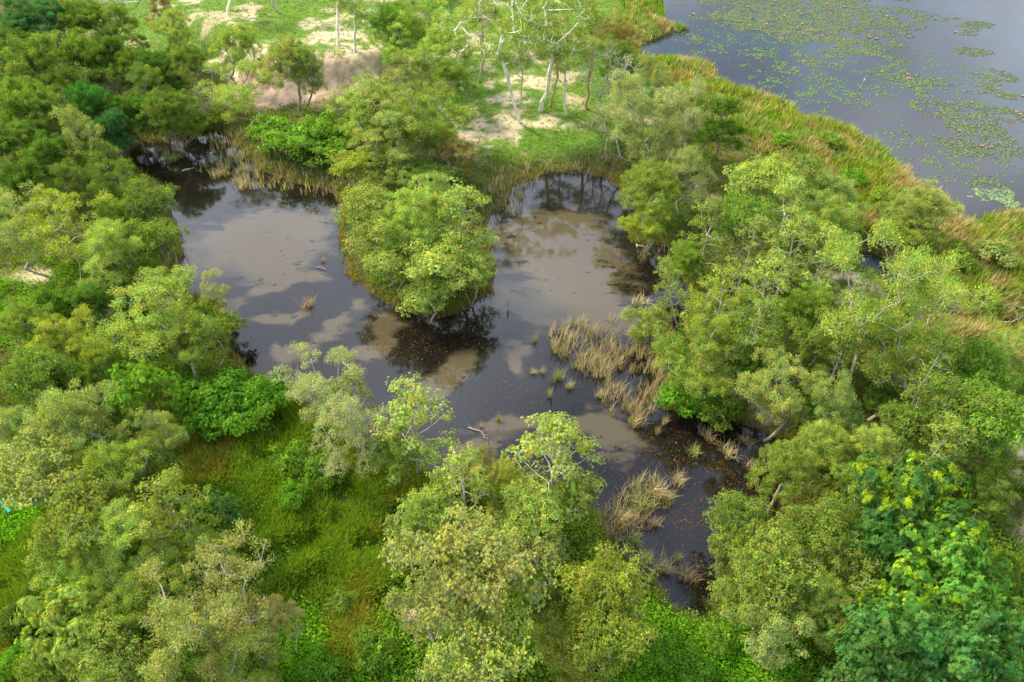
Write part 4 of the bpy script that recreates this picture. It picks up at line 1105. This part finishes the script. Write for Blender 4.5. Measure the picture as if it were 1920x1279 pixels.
DENSE = [(a, b, c_ * (1.25 if a > 1700 else 1.1), d_ * (1.25 if a > 1700 else 1.1)) for a, b, c_, d_ in DENSE]
LOOSE = [(a, b, c_ * 1.4, d_ * 1.4) for a, b, c_, d_ in LOOSE] + [(1440,60,200,50),(1600,150,160,50),(1780,150,120,60),(1800,330,90,50)]
def pts_in(lst, per_m2, clump):
    out = []
    for (px, py, rx, ry) in lst:
        c0, t = gp(px, py); wx = rx * t / FPX; wy = 0.5 * abs(gp(px, py - ry)[0][1] - gp(px, py + ry)[0][1])
        n = int(4 * wx * wy * per_m2); x = c0[0] + rng.uniform(-1.3, 1.3, n) * wx; y = c0[1] + rng.uniform(-1.3, 1.3, n) * wy
        q = np.sqrt(((x - c0[0]) / wx) ** 2 + ((y - c0[1]) / wy) ** 2)
        dn = fbm(x, y, 2.6, 3)
        k = (q + (dn - 0.5) * 1.6 < 1.0) & (fbm(x + 3, y, 1.0, 2) > clump) & (shore(x, y) < -0.3)
        out.append(np.stack([x[k], y[k]], 1))
    return np.concatenate(out)
Pd, Pl = pts_in(DENSE, 22.0, 0.36), pts_in(LOOSE, 8.0, 0.52)
PALL = np.concatenate([Pd, Pl]); isl = np.r_[np.zeros(len(Pd)), np.ones(len(Pl))]
u, v, dd = proj(PALL[:, 0], PALL[:, 1], 0.0); vis = (u > -40) & (u < 1960) & (v > -60)
PALL, isl, dd = PALL[vis], isl[vis], dd[vis]
order = np.argsort(dd); near, far = order[:300], order[300:]
pad_me = mesh_from("lily_pad", PV, PF4, PF3, np.ones((len(PV), 3)), M_PAD)
for k in near:
    o = link("lily_pad", pad_me); s = rng.uniform(0.7, 1.25) * (0.8 if isl[k] else 1.0)
    o.location = (PALL[k, 0], PALL[k, 1], 0.001 + 0.004 * rng.rand()); o.scale = (s, s, 1); o.rotation_euler = (0, 0, rng.rand() * 6.28)
    cb = (0.16, 0.29, 0.055) if isl[k] else (0.11, 0.165, 0.065)
    kk = rng.uniform(0.8, 1.2); o.color = (cb[0] * kk, cb[1] * kk, cb[2] * kk, 1)
    tag(o, "round green lily pad floating in the nearer patches on the lake", "lily pad", "lily pads of the nearer lake patches")
n = len(far); s = rng.uniform(0.7, 1.3, n) * np.where(isl[far] > 0, 0.8, 1.0); a = rng.rand(n) * 6.283
V = np.empty((n, len(PV), 3)); ca, sa = np.cos(a), np.sin(a)
V[:, :, 0] = (PV[None, :, 0] * ca[:, None] - PV[None, :, 1] * sa[:, None]) * s[:, None] + PALL[far, 0][:, None]
V[:, :, 1] = (PV[None, :, 0] * sa[:, None] + PV[None, :, 1] * ca[:, None]) * s[:, None] + PALL[far, 1][:, None]
V[:, :, 2] = PV[None, :, 2] + (rng.rand(n) * 0.012)[:, None]
o4 = (np.arange(n) * len(PV))[:, None, None]
F4 = (PF4[None] + o4).reshape(-1, 4); F3 = (PF3[None] + o4).reshape(-1, 3)
cb = np.where(isl[far][:, None] > 0, np.array([[0.16, 0.26, 0.085]]), pick(rng, n, [(0.14,0.19,0.095),(0.16,0.21,0.115),(0.19,0.18,0.11),(0.12,0.165,0.08)], [.4,.3,.1,.2])) * rng.uniform(0.8, 1.2, (n, 1))
padm2 = link("lily_pads", mesh_from("lily_pads", V.reshape(-1, 3), F4, F3, np.repeat(cb, len(PV), 0), M_GRASS))
tag(padm2, "carpet of green lily pads spreading over the far lake", "lily pads", kind="stuff")
# pink water lilies
bm = bmesh.new()
for ring, (nn, tilt, L_) in enumerate([(8, 0.35, 0.20), (7, 0.8, 0.17), (5, 1.2, 0.13)]):
    for k in range(nn):
        a = 2 * math.pi * (k + 0.5 * ring) / nn; ca_, sa_ = math.cos(a), math.sin(a)
        def pt(r, side, z): return (ca_ * r - sa_ * side, sa_ * r + ca_ * side, z)
        v_ = [bm.verts.new(pt(0.015, 0, 0.02)), bm.verts.new(pt(L_ * 0.5 * math.cos(tilt), 0.045, 0.02 + L_ * 0.5 * math.sin(tilt) + 0.012)),
              bm.verts.new(pt(L_ * math.cos(tilt), 0, 0.02 + L_ * math.sin(tilt))), bm.verts.new(pt(L_ * 0.5 * math.cos(tilt), -0.045, 0.02 + L_ * 0.5 * math.sin(tilt) + 0.012))]
        bm.faces.new(v_)
lily_me = bpy.data.meshes.new("petals"); bm.to_mesh(lily_me); bm.free(); lily_me.materials.append(M_PETAL)
bm = bmesh.new(); bmesh.ops.create_icosphere(bm, subdivisions=2, radius=0.035)
for v_ in bm.verts: v_.co.z = v_.co.z * 0.7 + 0.06
cen_me = bpy.data.meshes.new("flower_centre"); bm.to_mesh(cen_me); bm.free(); cen_me.materials.append(M_YELLOW)
fi = rng.choice(len(Pd), 150, replace=False); cnt = 0
uu, vv_, dd_ = proj(Pd[:, 0], Pd[:, 1], 0.0)
for k in fi:
    if not (0 < uu[k] < 1920 and 0 < vv_[k] < 700) or cnt >= 75: continue
    cnt += 1
    r = bpy.data.objects.new("water_lily", None); COL.objects.link(r); r.location = (Pd[k, 0], Pd[k, 1], 0.02)
    s = rng.uniform(0.8, 1.3); r.scale = (s, s, s); r.rotation_euler = (0, 0, rng.rand() * 6.28)
    tag(r, "open pink water lily flower among lily pads on the lake", "flower", "pink water lilies on the lake")
    link("petals", lily_me, r); link("flower_centre", cen_me, r)

# ------------------------------------------------------------------ dead wood, posts, small things
def polyline_mesh(name, paths, m, sides=6):
    A, B, ra, rb = [], [], [], []
    for pts, r0, r1 in paths:
        pts = np.array(pts, float); k = len(pts) - 1
        for i in range(k):
            A.append(pts[i]); B.append(pts[i + 1]); ra.append(r0 + (r1 - r0) * i / k); rb.append(r0 + (r1 - r0) * (i + 1) / k)
    V, F = tubes(np.array(A), np.array(B), np.array(ra), np.array(rb), sides)
    return mesh_from(name, V, F, None, None, m, True)
def log(px0, py0, px1, py1, r, twigs, label, seed, lift=0.15):
    r2 = np.random.RandomState(seed)
    a, b = gp(px0, py0, 0.5)[0], gp(px1, py1, 0.5)[0]
    k = 6; pts = []
    for i in range(k + 1):
        t = i / k; q = a + (b - a) * t + r2.randn(2) * 0.12
        pts.append((q[0], q[1], max(hz(q[0], q[1]), 0.0) + r * 0.8 + lift * math.sin(t * 2.4)))
    org = np.array(pts[0]); L = np.linalg.norm(b - a)
    paths = [([np.array(p_) - org for p_ in pts], r, r * 0.45)]
    for j in range(twigs):
        p0 = np.array(pts[r2.randint(1, k)]) - org; dv = r2.randn(3); dv[2] = abs(dv[2]) * 0.7 + 0.1; dv = dv / np.linalg.norm(dv) * L * r2.uniform(0.2, 0.5)
        paths.append(([p0, p0 + dv * 0.5 + r2.randn(3) * 0.08, p0 + dv], r * 0.4, r * 0.12))
    o = link("fallen_branch", polyline_mesh("fallen_branch", paths, M_DEAD)); o.location = org
    tag(o, label, "dead branch", "dead wood lying by the water")
log(1703,488,1690,518,0.16,2,"thick pale broken trunk by the creek mouth",1,0.5)
log(1650,485,1682,496,0.09,5,"grey driftwood in the creek mouth's water",3)
log(1826,560,1842,566,0.10,1,"short pale log lying in the sedge above the creek",4)
log(1882,576,1940,582,0.10,2,"long pale log at the right edge above the creek",5,0.3)
log(1860,610,1925,590,0.08,6,"tangle of grey branches over the creek at the right edge",6,0.4)
log(1622,450,1648,440,0.09,6,"brown roots and twigs on the creek's left bank",7,0.5)
log(1195,452,1222,475,0.08,5,"white driftwood on the pond's northeast shore",8,0.3)
log(1250,500,1310,512,0.05,8,"brown twigs lying in the dark bay",9,0.05)
log(1440,690,1400,712,0.08,2,"half hidden grey log in the right wood",10)
log(338,312,360,308,0.06,1,"small stick floating right of the yellow green islet",11,0.0)
log(880,795,915,815,0.04,7,"dark dead twigs on the small weed patch in open water",13,0.15)
log(592,492,612,500,0.04,6,"dead twigs near the peninsula's left shore",14,0.1)
def post(px, py, h, r, lean, label, bird=False):
    (x, y), t = gp(px, py)
    root = bpy.data.objects.new("wooden_post", None); COL.objects.link(root); root.location = (x, y, -0.5)
    tag(root, label, "post")
    H2 = h + 0.5
    link("shaft", polyline_mesh("shaft", [([(0, 0, 0), (lean * 0.4, 0, H2 * 0.5), (lean, 0, H2)], r, r * 0.7)], M_DEAD, 8), root)
    if bird:
        b = link("pale_band", polyline_mesh("pale_band", [([(lean * 0.66, 0, H2 * 0.68), (lean * 0.82, 0, H2 * 0.82)], r * 1.15, r * 1.1)], M_WHITE, 8), root)
post(1614,163,1.5,0.05,0.22,"lone leaning stake with a pale band in the lake",True)
post(953,582,0.9,0.07,-0.05,"lone dead stake in the pond right of the peninsula")
post(1033,745,1.0,0.05,0.1,"thin dead stake below the reed bed's left end")
post(915,838,1.0,0.05,0.05,"thin dead stake by the small weed patch")

# teal tube at the left edge
(x, y), t = gp(9, 952, 1.0); z = hz(x, y)
a_, b_ = np.array([*gp(-6, 935, z + 0.9)[0], z + 0.9]), np.array([*gp(20, 960, z + 0.55)[0], z + 0.55])
root = bpy.data.objects.new("plastic_tube", None); COL.objects.link(root); root.location = (x, y, z)
tag(root, "short teal plastic tube at the left edge of the picture", "tube")
org = np.array([x, y, z])
link("tube_body", polyline_mesh("tube_body", [([a_ - org, b_ - org], 0.11, 0.11)], M_TEAL, 12), root)
dn = unit((b_ - a_)[None])[0]
link("end_collar", polyline_mesh("end_collar", [([b_ - org - dn * 0.12, b_ - org + dn * 0.01], 0.13, 0.13)], M_TEAL, 12), root)
link("prop_stick", polyline_mesh("prop_stick", [([np.array([(a_ + b_)[0] / 2 - x, (a_ + b_)[1] / 2 - y, -0.2]), (a_ + b_) / 2 - org], 0.03, 0.03)], M_DEAD, 6), root)
# cable running down beside the meadow corner
pts = []
for (a1, b1) in [(-4,1060),(2,1120),(9,1170),(15,1220),(21,1270),(26,1320)]:
    q = gp(a1, b1, 1.3)[0]; pts.append((q[0], q[1], hz(q[0], q[1]) + 1.5))
pts = np.array(pts); org = pts[0].copy()
o = link("cable", polyline_mesh("cable", [(pts - org, 0.035, 0.035)], M_WIRE, 6)); o.location = org
tag(o, "thin grey blue cable along the picture's lower left edge", "cable")
# white railing at the top edge
(x, y), t = gp(250, -10, 3.5); z = hz(x, y)
root = bpy.data.objects.new("railing", None); COL.objects.link(root); root.location = (x, y, z); root.rotation_euler = (0, 0, 0.12)
tag(root, "low white railing at the top edge beyond the wood", "railing")
for zz in (0.35, 0.7, 1.05):
    link("rail", polyline_mesh("rail", [([(-3.2, 0, zz), (3.2, 0, zz)], 0.05, 0.05)], M_WHITE, 8), root)
for k in range(5):
    link("railing_post", polyline_mesh("railing_post", [([(-3.0 + 1.5 * k, 0.06, -0.2), (-3.0 + 1.5 * k, 0.06, 1.15)], 0.06, 0.06)], M_WHITE, 8), root)
